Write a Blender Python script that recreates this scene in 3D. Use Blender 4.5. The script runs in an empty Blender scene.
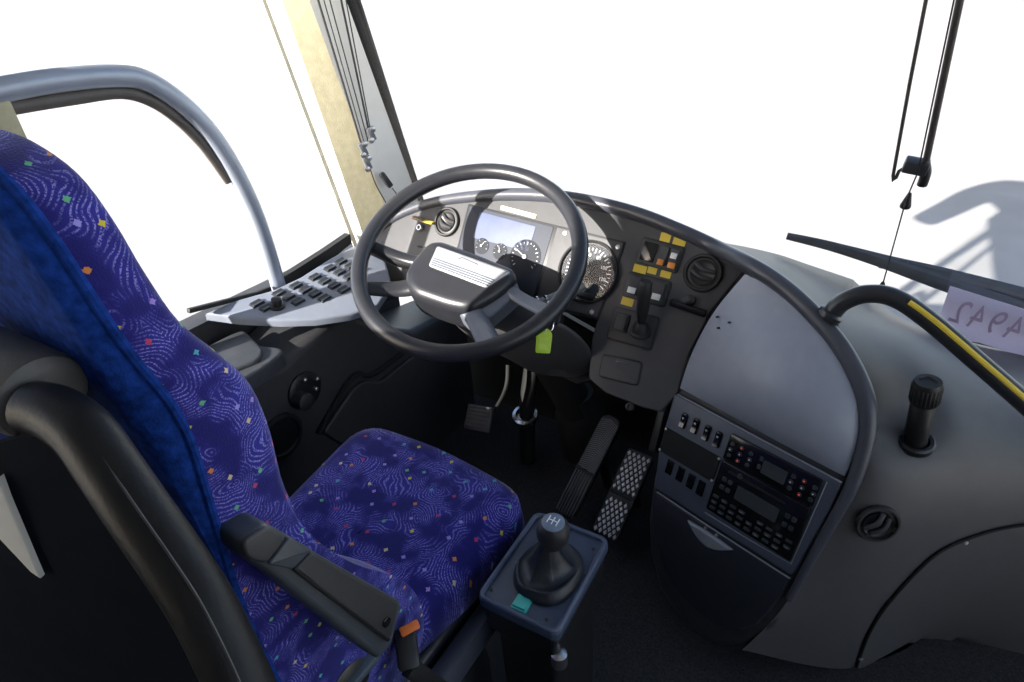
import bpy, bmesh, math, random
from mathutils import Vector as V, Matrix
from mathutils.bvhtree import BVHTree
random.seed(7)
S = bpy.context.scene
COL = S.collection
PI = math.pi

# ------------------------------------------------------------------ camera (measured from the photograph)
FOC = 600.0
CAM = V((0, 0, 1.22))
CX, CUP, CF = V((.84725, .52722, -.06476)), V((-.22089, .46058, .85969)), V((-.48308, .71407, -.50669))
def ray(px, py): return CX*((px-512)/FOC) - CUP*((py-341)/FOC) + CF
def onz(px, py, z): r = ray(px, py); return CAM + r*((z-CAM.z)/r.z)
def onx(px, py, x): r = ray(px, py); return CAM + r*(x/r.x)
def ony(px, py, y): r = ray(px, py); return CAM + r*(y/r.y)
def onp(px, py, p, n): r = ray(px, py); return CAM + r*((p-CAM).dot(n)/r.dot(n))
def at(px, py, t): return CAM + ray(px, py)*t

cam = bpy.data.cameras.new('camera'); camo = bpy.data.objects.new('camera', cam); COL.objects.link(camo)
cam.sensor_width = 36; cam.lens = 36*FOC/1024; cam.clip_start = .02; cam.clip_end = 300
camo.matrix_world = Matrix(((CX.x, CUP.x, -CF.x, CAM.x), (CX.y, CUP.y, -CF.y, CAM.y), (CX.z, CUP.z, -CF.z, CAM.z), (0, 0, 0, 1)))
S.camera = camo
vs = S.view_settings; vs.view_transform = 'Standard'; vs.look = 'None'; vs.gamma = 1; vs.use_curve_mapping = False
vs.exposure = 1.0

# ------------------------------------------------------------------ materials
MATS = {}
def newmat(name):
    m = bpy.data.materials.new(name); m.use_nodes = True; nt = m.node_tree; nt.nodes.clear()
    return m, nt, nt.nodes, nt.links
def pbr(name, col, rough=.5, metal=0, var=.12, vs_=40, bump=0, bs=700, coat=0, sheen=0, emit=None, es=0, spec=.5):
    if name in MATS: return MATS[name]
    m, nt, N, L = newmat(name)
    o = N.new('ShaderNodeOutputMaterial'); b = N.new('ShaderNodeBsdfPrincipled'); L.new(b.outputs[0], o.inputs[0])
    tc = N.new('ShaderNodeTexCoord'); nz = N.new('ShaderNodeTexNoise'); nz.inputs['Scale'].default_value = vs_; nz.inputs['Detail'].default_value = 4
    L.new(tc.outputs['Object'], nz.inputs['Vector'])
    r = N.new('ShaderNodeValToRGB'); r.color_ramp.elements[0].position = .3; r.color_ramp.elements[1].position = .7
    r.color_ramp.elements[0].color = (*[c*(1-var) for c in col], 1); r.color_ramp.elements[1].color = (*[min(1, c*(1+var)) for c in col], 1)
    L.new(nz.outputs['Fac'], r.inputs[0]); L.new(r.outputs[0], b.inputs['Base Color'])
    b.inputs['Roughness'].default_value = rough; b.inputs['Metallic'].default_value = metal
    b.inputs['Specular IOR Level'].default_value = spec; b.inputs['Coat Weight'].default_value = coat; b.inputs['Sheen Weight'].default_value = sheen
    if emit: b.inputs['Emission Color'].default_value = (*emit, 1); b.inputs['Emission Strength'].default_value = es
    if bump:
        n2 = N.new('ShaderNodeTexNoise'); n2.inputs['Scale'].default_value = bs; n2.inputs['Detail'].default_value = 2
        L.new(tc.outputs['Object'], n2.inputs['Vector'])
        bp = N.new('ShaderNodeBump'); bp.inputs['Strength'].default_value = bump; bp.inputs['Distance'].default_value = .001
        L.new(n2.outputs['Fac'], bp.inputs['Height']); L.new(bp.outputs[0], b.inputs['Normal'])
    MATS[name] = m; return m
def glassmat(name, tint=(1, 1, 1), gl=.03, rough=0.0):
    if name in MATS: return MATS[name]
    m, nt, N, L = newmat(name)
    o = N.new('ShaderNodeOutputMaterial'); mx = N.new('ShaderNodeMixShader'); t = N.new('ShaderNodeBsdfTransparent'); g = N.new('ShaderNodeBsdfGlossy')
    t.inputs[0].default_value = (*tint, 1); g.inputs['Roughness'].default_value = rough
    fw = N.new('ShaderNodeLayerWeight'); fw.inputs['Blend'].default_value = .5
    pw = N.new('ShaderNodeMath'); pw.operation = 'POWER'; pw.inputs[1].default_value = 4; L.new(fw.outputs['Facing'], pw.inputs[0])
    lw = N.new('ShaderNodeMath'); lw.operation = 'MULTIPLY'; lw.inputs[1].default_value = .4; L.new(pw.outputs[0], lw.inputs[0])
    nz = N.new('ShaderNodeTexNoise'); nz.inputs['Scale'].default_value = 3
    ma = N.new('ShaderNodeMath'); ma.operation = 'MULTIPLY_ADD'; ma.inputs[1].default_value = .02; ma.inputs[2].default_value = gl-.01
    ad = N.new('ShaderNodeMath'); ad.operation = 'ADD'; ad.use_clamp = True
    L.new(nz.outputs['Fac'], ma.inputs[0]); L.new(ma.outputs[0], ad.inputs[0]); L.new(lw.outputs[0], ad.inputs[1])
    L.new(ad.outputs[0], mx.inputs[0]); L.new(t.outputs[0], mx.inputs[1]); L.new(g.outputs[0], mx.inputs[2]); L.new(mx.outputs[0], o.inputs[0])
    MATS[name] = m; return m
def fabricmat():
    m, nt, N, L = newmat('moquette')
    def node(t, **k):
        n = N.new(t)
        for a, v in k.items(): setattr(n, a, v)
        return n
    def math_(op, a, b=None, c=None, clamp=False):
        n = node('ShaderNodeMath', operation=op, use_clamp=clamp)
        for i, x in enumerate((a, b, c)):
            if x is None: continue
            if isinstance(x, (int, float)): n.inputs[i].default_value = x
            else: L.new(x, n.inputs[i])
        return n.outputs[0]
    o = node('ShaderNodeOutputMaterial'); b = node('ShaderNodeBsdfPrincipled'); L.new(b.outputs[0], o.inputs[0])
    uv = node('ShaderNodeUVMap')
    nz = node('ShaderNodeTexNoise', noise_dimensions='2D'); nz.inputs['Scale'].default_value = 9; L.new(uv.outputs[0], nz.inputs['Vector'])
    mv = node('ShaderNodeVectorMath', operation='MULTIPLY_ADD'); L.new(nz.outputs['Color'], mv.inputs[0]); mv.inputs[1].default_value = (.085, .085, 0); L.new(uv.outputs[0], mv.inputs[2])
    v1 = node('ShaderNodeTexVoronoi', voronoi_dimensions='2D'); v1.inputs['Scale'].default_value = 8; L.new(mv.outputs[0], v1.inputs['Vector'])
    s = math_('SINE', math_('MULTIPLY', v1.outputs['Distance'], 132.0))
    line = math_('MULTIPLY', math_('SUBTRACT', s, .25), 2.2, clamp=True)
    nd = node('ShaderNodeTexNoise', noise_dimensions='2D'); nd.inputs['Scale'].default_value = 420; L.new(uv.outputs[0], nd.inputs['Vector'])
    dash = math_('MULTIPLY', math_('SUBTRACT', nd.outputs['Fac'], .40), 6, clamp=True)
    nf = node('ShaderNodeTexNoise', noise_dimensions='2D'); nf.inputs['Scale'].default_value = 17; L.new(uv.outputs[0], nf.inputs['Vector'])
    fade = math_('MULTIPLY', math_('SUBTRACT', nf.outputs['Fac'], .42), 6, clamp=True)
    lf = math_('MULTIPLY', math_('MULTIPLY', line, dash), fade)
    mix1 = node('ShaderNodeMixRGB'); L.new(math_('MULTIPLY', lf, .85), mix1.inputs[0])
    base = node('ShaderNodeValToRGB'); base.color_ramp.elements[0].color = (.013, .012, .13, 1); base.color_ramp.elements[1].color = (.026, .024, .25, 1)
    base.color_ramp.elements[0].position = .35; base.color_ramp.elements[1].position = .65
    L.new(nf.outputs['Fac'], base.inputs[0]); L.new(base.outputs[0], mix1.inputs[1]); mix1.inputs[2].default_value = (.27, .26, .62, 1)
    v2 = node('ShaderNodeTexVoronoi', voronoi_dimensions='2D', distance='MANHATTAN'); v2.inputs['Scale'].default_value = 21; v2.inputs['Randomness'].default_value = .8
    L.new(uv.outputs[0], v2.inputs['Vector'])
    dot = math_('LESS_THAN', math_('ADD', v2.outputs['Distance'], math_('MULTIPLY', nd.outputs['Fac'], .10)), .150)
    sp = node('ShaderNodeSeparateColor'); L.new(v2.outputs['Color'], sp.inputs[0])
    pal = node('ShaderNodeValToRGB'); cr = pal.color_ramp; cr.interpolation = 'CONSTANT'
    cols = [(.62, .48, .05), (.33, .22, .62), (.62, .22, .06), (.08, .36, .42), (.45, .05, .12), (.30, .26, .66), (.12, .40, .22), (.6, .5, .3)]
    while len(cr.elements) < len(cols): cr.elements.new(.5)
    for i, c in enumerate(cols): cr.elements[i].position = i/len(cols); cr.elements[i].color = (*c, 1)
    L.new(sp.outputs[0], pal.inputs[0])
    mix2 = node('ShaderNodeMixRGB'); L.new(dot, mix2.inputs[0]); L.new(mix1.outputs[0], mix2.inputs[1]); L.new(pal.outputs[0], mix2.inputs[2])
    L.new(mix2.outputs[0], b.inputs['Base Color'])
    b.inputs['Roughness'].default_value = .85; b.inputs['Sheen Weight'].default_value = .25; b.inputs['Sheen Roughness'].default_value = .4
    b.inputs['Specular IOR Level'].default_value = .2
    bp = node('ShaderNodeBump'); bp.inputs['Strength'].default_value = .5; bp.inputs['Distance'].default_value = .001
    L.new(nd.outputs['Fac'], bp.inputs['Height']); L.new(bp.outputs[0], b.inputs['Normal'])
    return m
M_FAB = fabricmat()
M_VELVET = pbr('velvet', (.008, .035, .20), .95, var=.45, vs_=130, bump=.6, bs=500, spec=.08)
M_DASH = pbr('dash_plastic', (.080, .078, .082), .44, var=.05, bump=.25, bs=900)
M_FASC = pbr('fascia_plastic', (.060, .060, .065), .5, var=.05, bump=.2, bs=900)
M_LID = pbr('lid_plastic', (.30, .32, .385), .38, var=.04, bump=.12, bs=1100)
M_TRIM = pbr('ridge_plastic', (.062, .066, .082), .32, var=.06, bump=.1)
M_BLACK = pbr('black_plastic', (.012, .012, .013), .42, var=.1)
M_GLOSSB = pbr('gloss_black', (.008, .008, .009), .12, var=.1)
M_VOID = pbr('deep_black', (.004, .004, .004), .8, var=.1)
M_DARK = pbr('dark_plastic', (.036, .036, .039), .5, var=.1, bump=.2)
M_RUB = pbr('black_rubber', (.018, .018, .019), .55, var=.15, bump=.2)
M_WHEEL = pbr('wheel_rim_rubber', (.022, .023, .028), .34, var=.1, bump=.12)
M_PLATE = pbr('silver_plate', (.52, .53, .55), .35, .5, var=.05)
M_SPOKE = pbr('spoke_grey', (.14, .155, .19), .38, .2, var=.06)
M_SLATE = pbr('slate_panel', (.068, .078, .108), .42, var=.06, bump=.08)
M_SWP = pbr('switch_panel_grey', (.21, .235, .29), .42, var=.04)
M_SWK = pbr('switch_dark', (.03, .033, .04), .4, var=.1)
M_CHROME = pbr('chrome', (.75, .75, .76), .18, 1, var=.04)
M_STEEL = pbr('steel', (.5, .5, .52), .35, 1, var=.1)
M_YEL = pbr('yellow', (.75, .55, .05), .5, var=.05)
M_LIME = pbr('lime_tag', (.50, .72, .04), .4, var=.05)
M_ORANGE = pbr('orange', (.75, .17, .03), .45, var=.05)
M_WHITE = pbr('white_lens', (.75, .75, .72), .3, var=.03)
M_AMBER = pbr('amber_lens', (.7, .25, .03), .3, var=.05)
M_CREAM = pbr('cream_trim', (.46, .42, .285), .8, var=.1, vs_=60, bump=.4, bs=250)
M_PALE = pbr('pale_trim', (.62, .62, .60), .6, var=.04)
M_WHITEP = pbr('white_paint', (.8, .8, .78), .5, var=.02)
M_FRAME = pbr('window_rubber', (.33, .37, .45), .3, .25, var=.04)
M_SEAL = pbr('window_seal', (.022, .021, .019), .6, var=.1)
M_CARPET = pbr('carpet', (.030, .030, .034), .95, var=.5, vs_=260, bump=1.0, bs=330)
M_GREEN = pbr('teal_switch', (.06, .45, .40), .35, var=.05)
M_BOXTOP = pbr('gear_plate_slate', (.045, .062, .105), .42, var=.05)
M_DIAL = pbr('dial_face', (.03, .033, .042), .6, var=.05, spec=.15)
M_SCREEN = pbr('screen_glass', (.06, .075, .11), .08, var=.05, coat=1)
M_MARK = pbr('dial_white', (.85, .86, .88), .5, var=.02)
M_LCD = pbr('lcd', (.05, .055, .06), .15, var=.05)
M_REDLED = pbr('red_lamp', (.5, .04, .03), .3, emit=(1, .08, .05), es=.35)
def papermat():
    m, nt, N, L = newmat('paper_card'); o = N.new('ShaderNodeOutputMaterial'); mx = N.new('ShaderNodeMixShader'); d = N.new('ShaderNodeBsdfDiffuse'); t = N.new('ShaderNodeBsdfTranslucent')
    nz = N.new('ShaderNodeTexNoise'); nz.inputs['Scale'].default_value = 60; r = N.new('ShaderNodeValToRGB'); r.color_ramp.elements[0].color = (.70, .66, .80, 1); r.color_ramp.elements[1].color = (.82, .78, .88, 1)
    L.new(nz.outputs['Fac'], r.inputs[0]); L.new(r.outputs[0], d.inputs[0]); L.new(r.outputs[0], t.inputs[0]); mx.inputs[0].default_value = .5
    L.new(d.outputs[0], mx.inputs[1]); L.new(t.outputs[0], mx.inputs[2]); L.new(mx.outputs[0], o.inputs[0]); return m
M_PAPER = papermat()
M_INK = pbr('violet_ink', (.46, .36, .54), .7, var=.05)
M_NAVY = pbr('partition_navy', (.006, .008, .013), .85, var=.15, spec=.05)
M_FIT = pbr('grey_fitting', (.06, .058, .058), .5, var=.08, bump=.2)
M_GLASS = glassmat('window_glass')
M_GAUGEGL = glassmat('gauge_glass', gl=.012, rough=.0)

# ------------------------------------------------------------------ mesh builder
def cr(pts, n=8, closed=False):
    """Catmull-Rom through the points."""
    P = [V(p) for p in pts]; k = len(P); out = []
    for i in range(k if closed else k-1):
        a, b, c, d = (P[(i-1) % k], P[i], P[(i+1) % k], P[(i+2) % k]) if closed else (P[max(i-1, 0)], P[i], P[i+1], P[min(i+2, k-1)])
        for j in range(n):
            t = j/n
            out.append(.5*((2*b)+(c-a)*t+(2*a-5*b+4*c-d)*t*t+(3*b-a-3*c+d)*t*t*t))
    if not closed: out.append(P[-1].copy())
    return out
class Fr:
    def __init__(s, o, u, v, n): s.o, s.u, s.v, s.n = V(o), V(u).normalized(), V(v).normalized(), V(n).normalized()
    def p(s, u, v, n=0): return s.o + s.u*u + s.v*v + s.n*n
    def px(s, x, y, n=0):
        q = onp(x, y, s.o+s.n*n, s.n) - s.o
        return (q.dot(s.u), q.dot(s.v))
    def sub(s, u, v, n=0, rot=0):
        c, w = math.cos(rot), math.sin(rot)
        return Fr(s.p(u, v, n), s.u*c+s.v*w, s.v*c-s.u*w, s.n)
def frame_n(o, n, up=V((0, 0, 1))):
    n = V(n).normalized(); u = up.cross(n)
    u = u.normalized() if u.length > 1e-4 else V((1, 0, 0))
    return Fr(o, u, n.cross(u), n)
WF = Fr((0, 0, 0), (1, 0, 0), (0, 1, 0), (0, 0, 1))
class MB:
    def __init__(s): s.v, s.f, s.vuv = [], [], None
    def add(s, vs, fs):
        b = len(s.v); s.v += [V(x) for x in vs]; s.f += [tuple(b+i for i in f) for f in fs]; return s
    def box(s, fr, c, size, bev=0, seg=2):
        bm = bmesh.new(); bmesh.ops.create_cube(bm, size=1)
        bmesh.ops.scale(bm, vec=V(size), verts=bm.verts)
        if bev: bmesh.ops.bevel(bm, geom=bm.edges[:], offset=min(bev, min(size)*.49), segments=seg, affect='EDGES', profile=.5)
        bm.verts.index_update()
        s.add([fr.p(c[0]+v.co.x, c[1]+v.co.y, c[2]+v.co.z) for v in bm.verts], [[v.index for v in f.verts] for f in bm.faces]); bm.free(); return s
    def bar(s, a, b, w, h, bev=.002, up=V((0, 0, 1))):
        a, b = V(a), V(b); d = b-a; u = up.cross(d)
        u = u.normalized() if u.length > 1e-5 else V((1, 0, 0))
        return s.box(Fr((a+b)/2, u, d.cross(u), d), (0, 0, 0), (w, h, d.length), bev)
    def tube(s, pts, r, seg=12, caps=True, n=0, closed=False, flat=1.0, up=None):
        P = cr(pts, n, closed) if n else [V(p) for p in pts]
        k = len(P); rs = r if callable(r) else (lambda t: r)
        u = None; rings = []
        for i in range(k):
            d = (P[(i+1) % k]-P[(i-1) % k]) if closed else (P[min(i+1, k-1)]-P[max(i-1, 0)])
            d.normalize()
            if u is None:
                u = (up or (V((0, 0, 1)) if abs(d.z) < .9 else V((1, 0, 0)))); u = (u-d*u.dot(d)).normalized()
            else: u = (u-d*u.dot(d)).normalized()
            w = d.cross(u); rr = rs(i/max(k-1, 1))
            rings.append([P[i]+u*(math.cos(2*PI*j/seg)*rr*flat)+w*(math.sin(2*PI*j/seg)*rr) for j in range(seg)])
        vs = [x for g in rings for x in g]; fs = []
        for i in range(k if closed else k-1):
            for j in range(seg):
                a, b = i*seg+j, i*seg+(j+1) % seg; c, d_ = ((i+1) % k)*seg+(j+1) % seg, ((i+1) % k)*seg+j
                fs.append((a, b, c, d_))
        if caps and not closed: fs.append(tuple(range(seg-1, -1, -1))); fs.append(tuple((k-1)*seg+j for j in range(seg)))
        return s.add(vs, fs)
    def lathe(s, fr, prof, seg=28, a0=0, a1=2*PI, caps=True):
        """prof: list of (radius, height along fr.n)."""
        full = abs(a1-a0-2*PI) < 1e-6; m = seg if full else seg+1
        vs = [fr.p(math.cos(a0+(a1-a0)*j/seg)*r, math.sin(a0+(a1-a0)*j/seg)*r, h) for r, h in prof for j in range(m)]; fs = []
        for i in range(len(prof)-1):
            for j in range(seg):
                a, b = i*m+j, i*m+((j+1) % m); fs.append((a, b, b+m, a+m))
        if full and caps:
            if prof[0][0] > 1e-6: fs.append(tuple(range(m-1, -1, -1)))
            if prof[-1][0] > 1e-6: fs.append(tuple((len(prof)-1)*m+j for j in range(m)))
        return s.add(vs, fs)
    def prism(s, fr, poly, n0, n1, bev=0, steps=3):
        P = [V((p[0], p[1], 0)) for p in poly]; k = len(P)
        if sum(P[i].x*P[(i+1) % k].y-P[(i+1) % k].x*P[i].y for i in range(k)) < 0: P.reverse()
        def inset(d):
            if d == 0: return P
            out = []
            for i in range(k):
                a, b, c = P[i-1], P[i], P[(i+1) % k]
                e1 = (b-a); e2 = (c-b)
                e1 = e1.normalized() if e1.length > 1e-9 else V((1, 0, 0)); e2 = e2.normalized() if e2.length > 1e-9 else e1
                n = V((-e1.y-e2.y, e1.x+e2.x, 0)); n = n.normalized() if n.length > 1e-6 else V((-e1.y, e1.x, 0))
                cs = max(.35, n.dot(V((-e1.y, e1.x, 0))))
                out.append(b+n*(d/cs))
            return out
        sg = 1 if n1 > n0 else -1
        lv = [(0, n0)] + ([(bev*(1-math.cos(t*PI/2/steps)), n1-sg*bev*(1-math.sin(t*PI/2/steps))) for t in range(steps+1)] if bev else [(0, n1)])
        vs = []
        for d, h in lv: vs += [fr.p(p.x, p.y, h) for p in inset(d)]
        fs = [tuple(range(k-1, -1, -1))]
        for i in range(len(lv)-1):
            for j in range(k): a, b = i*k+j, i*k+(j+1) % k; fs.append((a, b, b+k, a+k))
        fs.append(tuple((len(lv)-1)*k+j for j in range(k)))
        return s.add(vs, fs)
    def grid(s, rows, closed_u=False, thick=0, back=None):
        """rows: list of equally long point lists; thick > 0 makes a closed sheet, offset towards 'back'."""
        nr, nc = len(rows), len(rows[0]); m = nc if closed_u else nc-1
        vs = [V(p) for r in rows for p in r]
        fs = [(i*nc+j, i*nc+(j+1) % nc, (i+1)*nc+(j+1) % nc, (i+1)*nc+j) for i in range(nr-1) for j in range(m)]
        if thick:
            bk = V(back).normalized(); k = len(vs); vs += [v+bk*thick for v in vs]
            fs2 = [tuple(k+i for i in reversed(f)) for f in fs]; ed = []
            top = [j for j in range(nc)]; bot = [(nr-1)*nc+j for j in range(nc)]; le = [i*nc for i in range(nr)]; ri = [i*nc+nc-1 for i in range(nr)]
            for e in (top, bot) + (() if closed_u else (le, ri)): ed += [(e[i], e[i+1], k+e[i+1], k+e[i]) for i in range(len(e)-1)]
            fs = fs+fs2+ed
        return s.add(vs, fs)
    def build(s, name, mat, parent=None, smooth=40, uv=0, label=None, recalc=True):
        me = bpy.data.meshes.new(name)
        lo = V((min(v[i] for v in s.v) for i in range(3))); hi = V((max(v[i] for v in s.v) for i in range(3)))
        c = (lo+hi)/2
        if parent is None: c.z = lo.z
        me.from_pydata([v-c for v in s.v], [], s.f)
        if recalc:
            bm = bmesh.new(); bm.from_mesh(me); bmesh.ops.recalc_face_normals(bm, faces=bm.faces[:]); bm.to_mesh(me); bm.free()
        me.validate(); me.update()
        for p in me.polygons: p.use_smooth = True
        me.set_sharp_from_angle(angle=math.radians(smooth))
        me.materials.append(mat)
        if uv:
            ul = me.uv_layers.new(name='UVMap')
            for p in me.polygons:
                n = p.normal; a = (abs(n.x), abs(n.y), abs(n.z)); k = a.index(max(a))
                for li in p.loop_indices:
                    if s.vuv: ul.data[li].uv = V(s.vuv[me.loops[li].vertex_index])*uv; continue
                    w = me.vertices[me.loops[li].vertex_index].co + c
                    q = (w.y, w.z) if k == 0 else ((w.x, w.z) if k == 1 else (w.x, w.y)); ul.data[li].uv = (q[0]*uv, q[1]*uv)
        o = bpy.data.objects.new(name, me); COL.objects.link(o)
        if parent is not None: o.parent = parent; o.location = c - wloc(parent)
        else: o.location = c
        if label: o['label'] = label
        return o
def wloc(o):
    p = V(o.location)
    while o.parent: o = o.parent; p = p + V(o.location)
    return p
def thing(name, label, cat, loc, group=None):
    o = bpy.data.objects.new(name, None); COL.objects.link(o); o.location = loc; o.empty_display_size = .05
    return tag(o, label, cat, group)
def tag(o, label, cat, group=None):
    o['label'] = label; o['category'] = cat
    if group: o['group'] = group
    return o
def struct(name, mb, mat, parent=None, **k):
    o = mb.build(name, mat, parent, **k)
    if parent is None: o['kind'] = 'structure'
    return o
def rrect(w, h, r, seg=4, cu=0, cv=0):
    r = min(r, w*.49, h*.49); out = []
    for cx, cy, a in ((w/2-r, h/2-r, 0), (-w/2+r, h/2-r, PI/2), (-w/2+r, -h/2+r, PI), (w/2-r, -h/2+r, 1.5*PI)):
        for j in range(seg+1):
            t = a+PI/2*j/seg; out.append((cu+cx+r*math.cos(t), cv+cy+r*math.sin(t)))
    return out
def rnd(poly, r, seg=4):
    """round the corners of a polygon"""
    P = [V((p[0], p[1])) for p in poly]; k = len(P); out = []
    for i in range(k):
        a, b, c = P[i-1], P[i], P[(i+1) % k]; d1, d2 = (a-b), (c-b); q = min(r, d1.length*.45, d2.length*.45)
        s, e = b+d1.normalized()*q, b+d2.normalized()*q
        for j in range(seg+1):
            t = j/seg; out.append(tuple(s*(1-t)**2+b*2*t*(1-t)+e*t*t))
    return out
def quadfr(fr, tl, tr, br, bl, n=0):
    """rectangle frame fitted to four picture corners lying on plane fr: returns (frame at centre, w, h)"""
    Q = [V(fr.px(*q, n)) for q in (tl, tr, br, bl)]
    c = sum(Q, V((0, 0)))/4; du = (Q[1]-Q[0]+Q[2]-Q[3])/2; dv = (Q[0]-Q[3]+Q[1]-Q[2])/2
    f = fr.sub(c.x, c.y, n, math.atan2(du.y, du.x))
    return f, du.length, dv.length
def coons(b, t, l, r, nu, nv):
    """b,t: bottom/top curves (left to right), l,r: left/right curves (bottom to top), each a function of 0..1"""
    rows = []
    for j in range(nv+1):
        v = j/nv; row = []
        for i in range(nu+1):
            u = i/nu
            row.append(b(u)*(1-v)+t(u)*v+l(v)*(1-u)+r(v)*u-(b(0)*(1-u)*(1-v)+b(1)*u*(1-v)+t(0)*(1-u)*v+t(1)*u*v))
        rows.append(row)
    return rows
def curve(pts, n=12):
    P = cr(pts, n); L = [0]
    for i in range(1, len(P)): L.append(L[-1]+(P[i]-P[i-1]).length)
    def f(t):
        s = t*L[-1]
        for i in range(1, len(P)):
            if L[i] >= s-1e-12:
                d = L[i]-L[i-1]; return P[i-1].lerp(P[i], (s-L[i-1])/d if d > 0 else 0)
        return P[-1].copy()
    return f
def bicubic(ctrl, nu=8, nv=8):
    rows = [cr(r, nu) for r in ctrl]
    return [list(x) for x in zip(*[cr(c, nv) for c in zip(*rows)])]

# ================================================================== SETTING
def glass_y(x, z): return 1.315 - .055*(x/1.12)**2 - .28*(z-.68)
XL, XR, ZR, YB = -1.22, 1.26, 2.0, -3.4
GN = V((0, -1, -.28)).normalized()
struct('floor', MB().box(WF, (.02, -1.0, -.03), (2.5, 4.7, .06)), M_CARPET)
w = MB().box(WF, (XL-.03, -1.1, .10), (.06, 4.6, 1.06)); w.box(WF, (XL-.03, -2.6, 1.28), (.06, 1.6, 1.3))                      # side panel under the window line
w.box(WF, (XL-.03, -1.2, 1.98), (.06, 4.4, .16))
struct('wall_left', w, M_DARK)
struct('ceiling', MB().box(WF, (.02, -1.22, ZR+.04), (2.56, 4.36, .06)), M_PALE)
w = MB().box(WF, (XR+.03, -1.625, .05), (.06, 3.55, 1.2)); w.box(WF, (XR+.03, .65, -.30), (.06, 1.0, .5)); w.box(WF, (XR+.03, -1.2, 1.98), (.06, 4.4, .16))
w.box(WF, (XR+.03, -2.2, 1.28), (.06, 2.4, 1.3))
struct('wall_right', w, M_DARK)
struct('wall_rear', MB().box(WF, (.02, YB-.03, .98), (2.56, .06, 2.06)), M_PALE)
struct('wall_front', MB().box(WF, (.02, 1.385, -.03), (2.5, .04, 1.1)), M_VOID)
# windscreen
rows = []
for k in range(13):
    z = .53+(2.0-.53)*k/12
    rows.append([(x, glass_y(x, z), z) for x in [-1.12+2.28*i/20 for i in range(21)]])
struct('window_1', MB().grid(rows, thick=.005, back=(0, 1, .28)), M_GLASS)
# driver's side glass and the panes behind it
struct('window_2', MB().box(WF, (XL-.028, .70, 1.26), (.005, .62, 1.28)), M_GLASS)
struct('window_3', MB().box(WF, (XL-.028, -.75, 1.26), (.005, 2.1, 1.28)), M_GLASS)
struct('window_5', MB().box(WF, (XR+.028, .63, .29), (.005, .95, .66)), M_GLASS)  # unseen lower door glass, opened to let light onto the low dashboard
struct('window_4', MB().box(WF, (XR+.028, .06, 1.26), (.005, 2.1, 1.28)), M_GLASS)
# left windscreen pillar
def line3(a, b, x, z0=.60, z1=2.0):
    A, B = onx(*a, x), onx(*b, x); d = (A-B)/(A.z-B.z)
    return [B+d*(z-B.z) for z in (z0, .8, 1.1, 1.5, z1)]
E0, E0b = line3((262, 0), (344, 220), -1.225), line3((266, 0), (348, 220), -1.222)
E1, E2 = line3((282, 0), (357.7, 220), -1.195), line3((309, 0), (382, 197), -1.155)
E3, E4 = line3((346, 0), (411, 180), -1.12), line3((358.5, 0), (414.5, 176), -1.108)
pil = struct('trim_1', MB().grid([E1, E2], thick=.012, back=(-.6, .8, 0)), M_CREAM)
struct('window_edge_strip', MB().grid([E0, E0b], thick=.012, back=(-.8, .5, 0)), pbr('beige_strip', (.75, .70, .55), .6), pil)
struct('side_strip', MB().grid([E0b, E1], thick=.010, back=(-.7, .7, 0)), M_WHITEP, pil)
struct('inner_strip', MB().grid([E2, E3], thick=.010, back=(-.6, .8, 0)), M_WHITEP, pil)
struct('glass_seal', MB().grid([E3, E4], thick=.014, back=(-.4, .9, 0)), M_VOID, pil)
# post behind the driver's window
pr = onx(8, 86, -1.20)
post = MB().box(WF, (-1.215, pr.y-.03, 1.3), (.035, .05, 1.36), .006)
tp = struct('trim_2', post, M_CREAM)
q = onx(0, 86, -1.197); struct('post_socket', MB().lathe(frame_n((-1.1975, pr.y-.035, q.z), (1, 0, 0)), [(.014, -.004), (.014, .004), (.010, .004), (.009, -.002), (0, -.002)]), M_VOID, tp)
struct('trim_3', MB().box(WF, (XL-.03, -1.55, 1.28), (.05, .10, 1.3)), M_PALE)
# outside
struct('ground', MB().box(WF, (0, 20, -1.15), (900, 900, .1)), pbr('concrete', (.33, .325, .32), .9, var=.10, vs_=1.6, bump=.3, bs=30))

# driver's window frame (a thing: the opening sash)
wx = -1.205
sash = thing('sliding_window', 'blue-grey rounded frame of the driver\'s opening side window', 'window', onx(130, 76, wx))
out_px = [(-70, 108), (-30, 97), (16, 87), (60, 80), (112, 76), (144, 80), (176, 99), (204, 125), (224, 152), (241, 182), (256, 215), (268, 250), (280, 292)]
MB().tube([onx(x, y, wx) for x, y in out_px], .019, 14, n=6, up=V((1, 0, 0)), flat=.75).build('frame_profile', M_FRAME, sash)
ins = [(-60, 124), (-25, 114), (24, 105), (70, 98), (118, 92), (148, 99), (176, 117), (204, 145), (230, 181)]
MB().tube([onx(x, y, wx-.01) for x, y in ins], .0125, 10, n=6, up=V((1, 0, 0)), flat=.7).build('glass_channel', pbr('channel_brown', (.10, .088, .08), .5), sash)
ln = [(250, 208), (262, 240), (273, 276)]
MB().tube([onx(x, y, wx-.008) for x, y in [(216, 150), (233, 182)]+ln], .004, 8, n=4).build('inner_bead', M_SEAL, sash)
tr = MB().bar(onx(188, 311, -1.20), onx(258, 293, -1.20), .012, .010, .002); tr.bar(onx(258, 293, -1.20), onx(270, 288, -1.20), .012, .010, .002)
tag(tr.build('window_track', M_SEAL), 'black sliding track along the bottom of the driver\'s side window', 'window track')
s2 = MB().grid([[onx(283, 288, -1.205), onx(300, 280, -1.205), onx(325, 265, -1.205), onx(352, 243, -1.205)], [onx(284, 277, -1.205), onx(300, 267, -1.205), onx(325, 251, -1.205), onx(350, 234, -1.205)]], thick=.02, back=(-1, 0, 0))
tag(s2.build('window_ledge_strip', M_SEAL), 'black strip below the fixed corner pane beside the pillar', 'trim strip')

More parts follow.
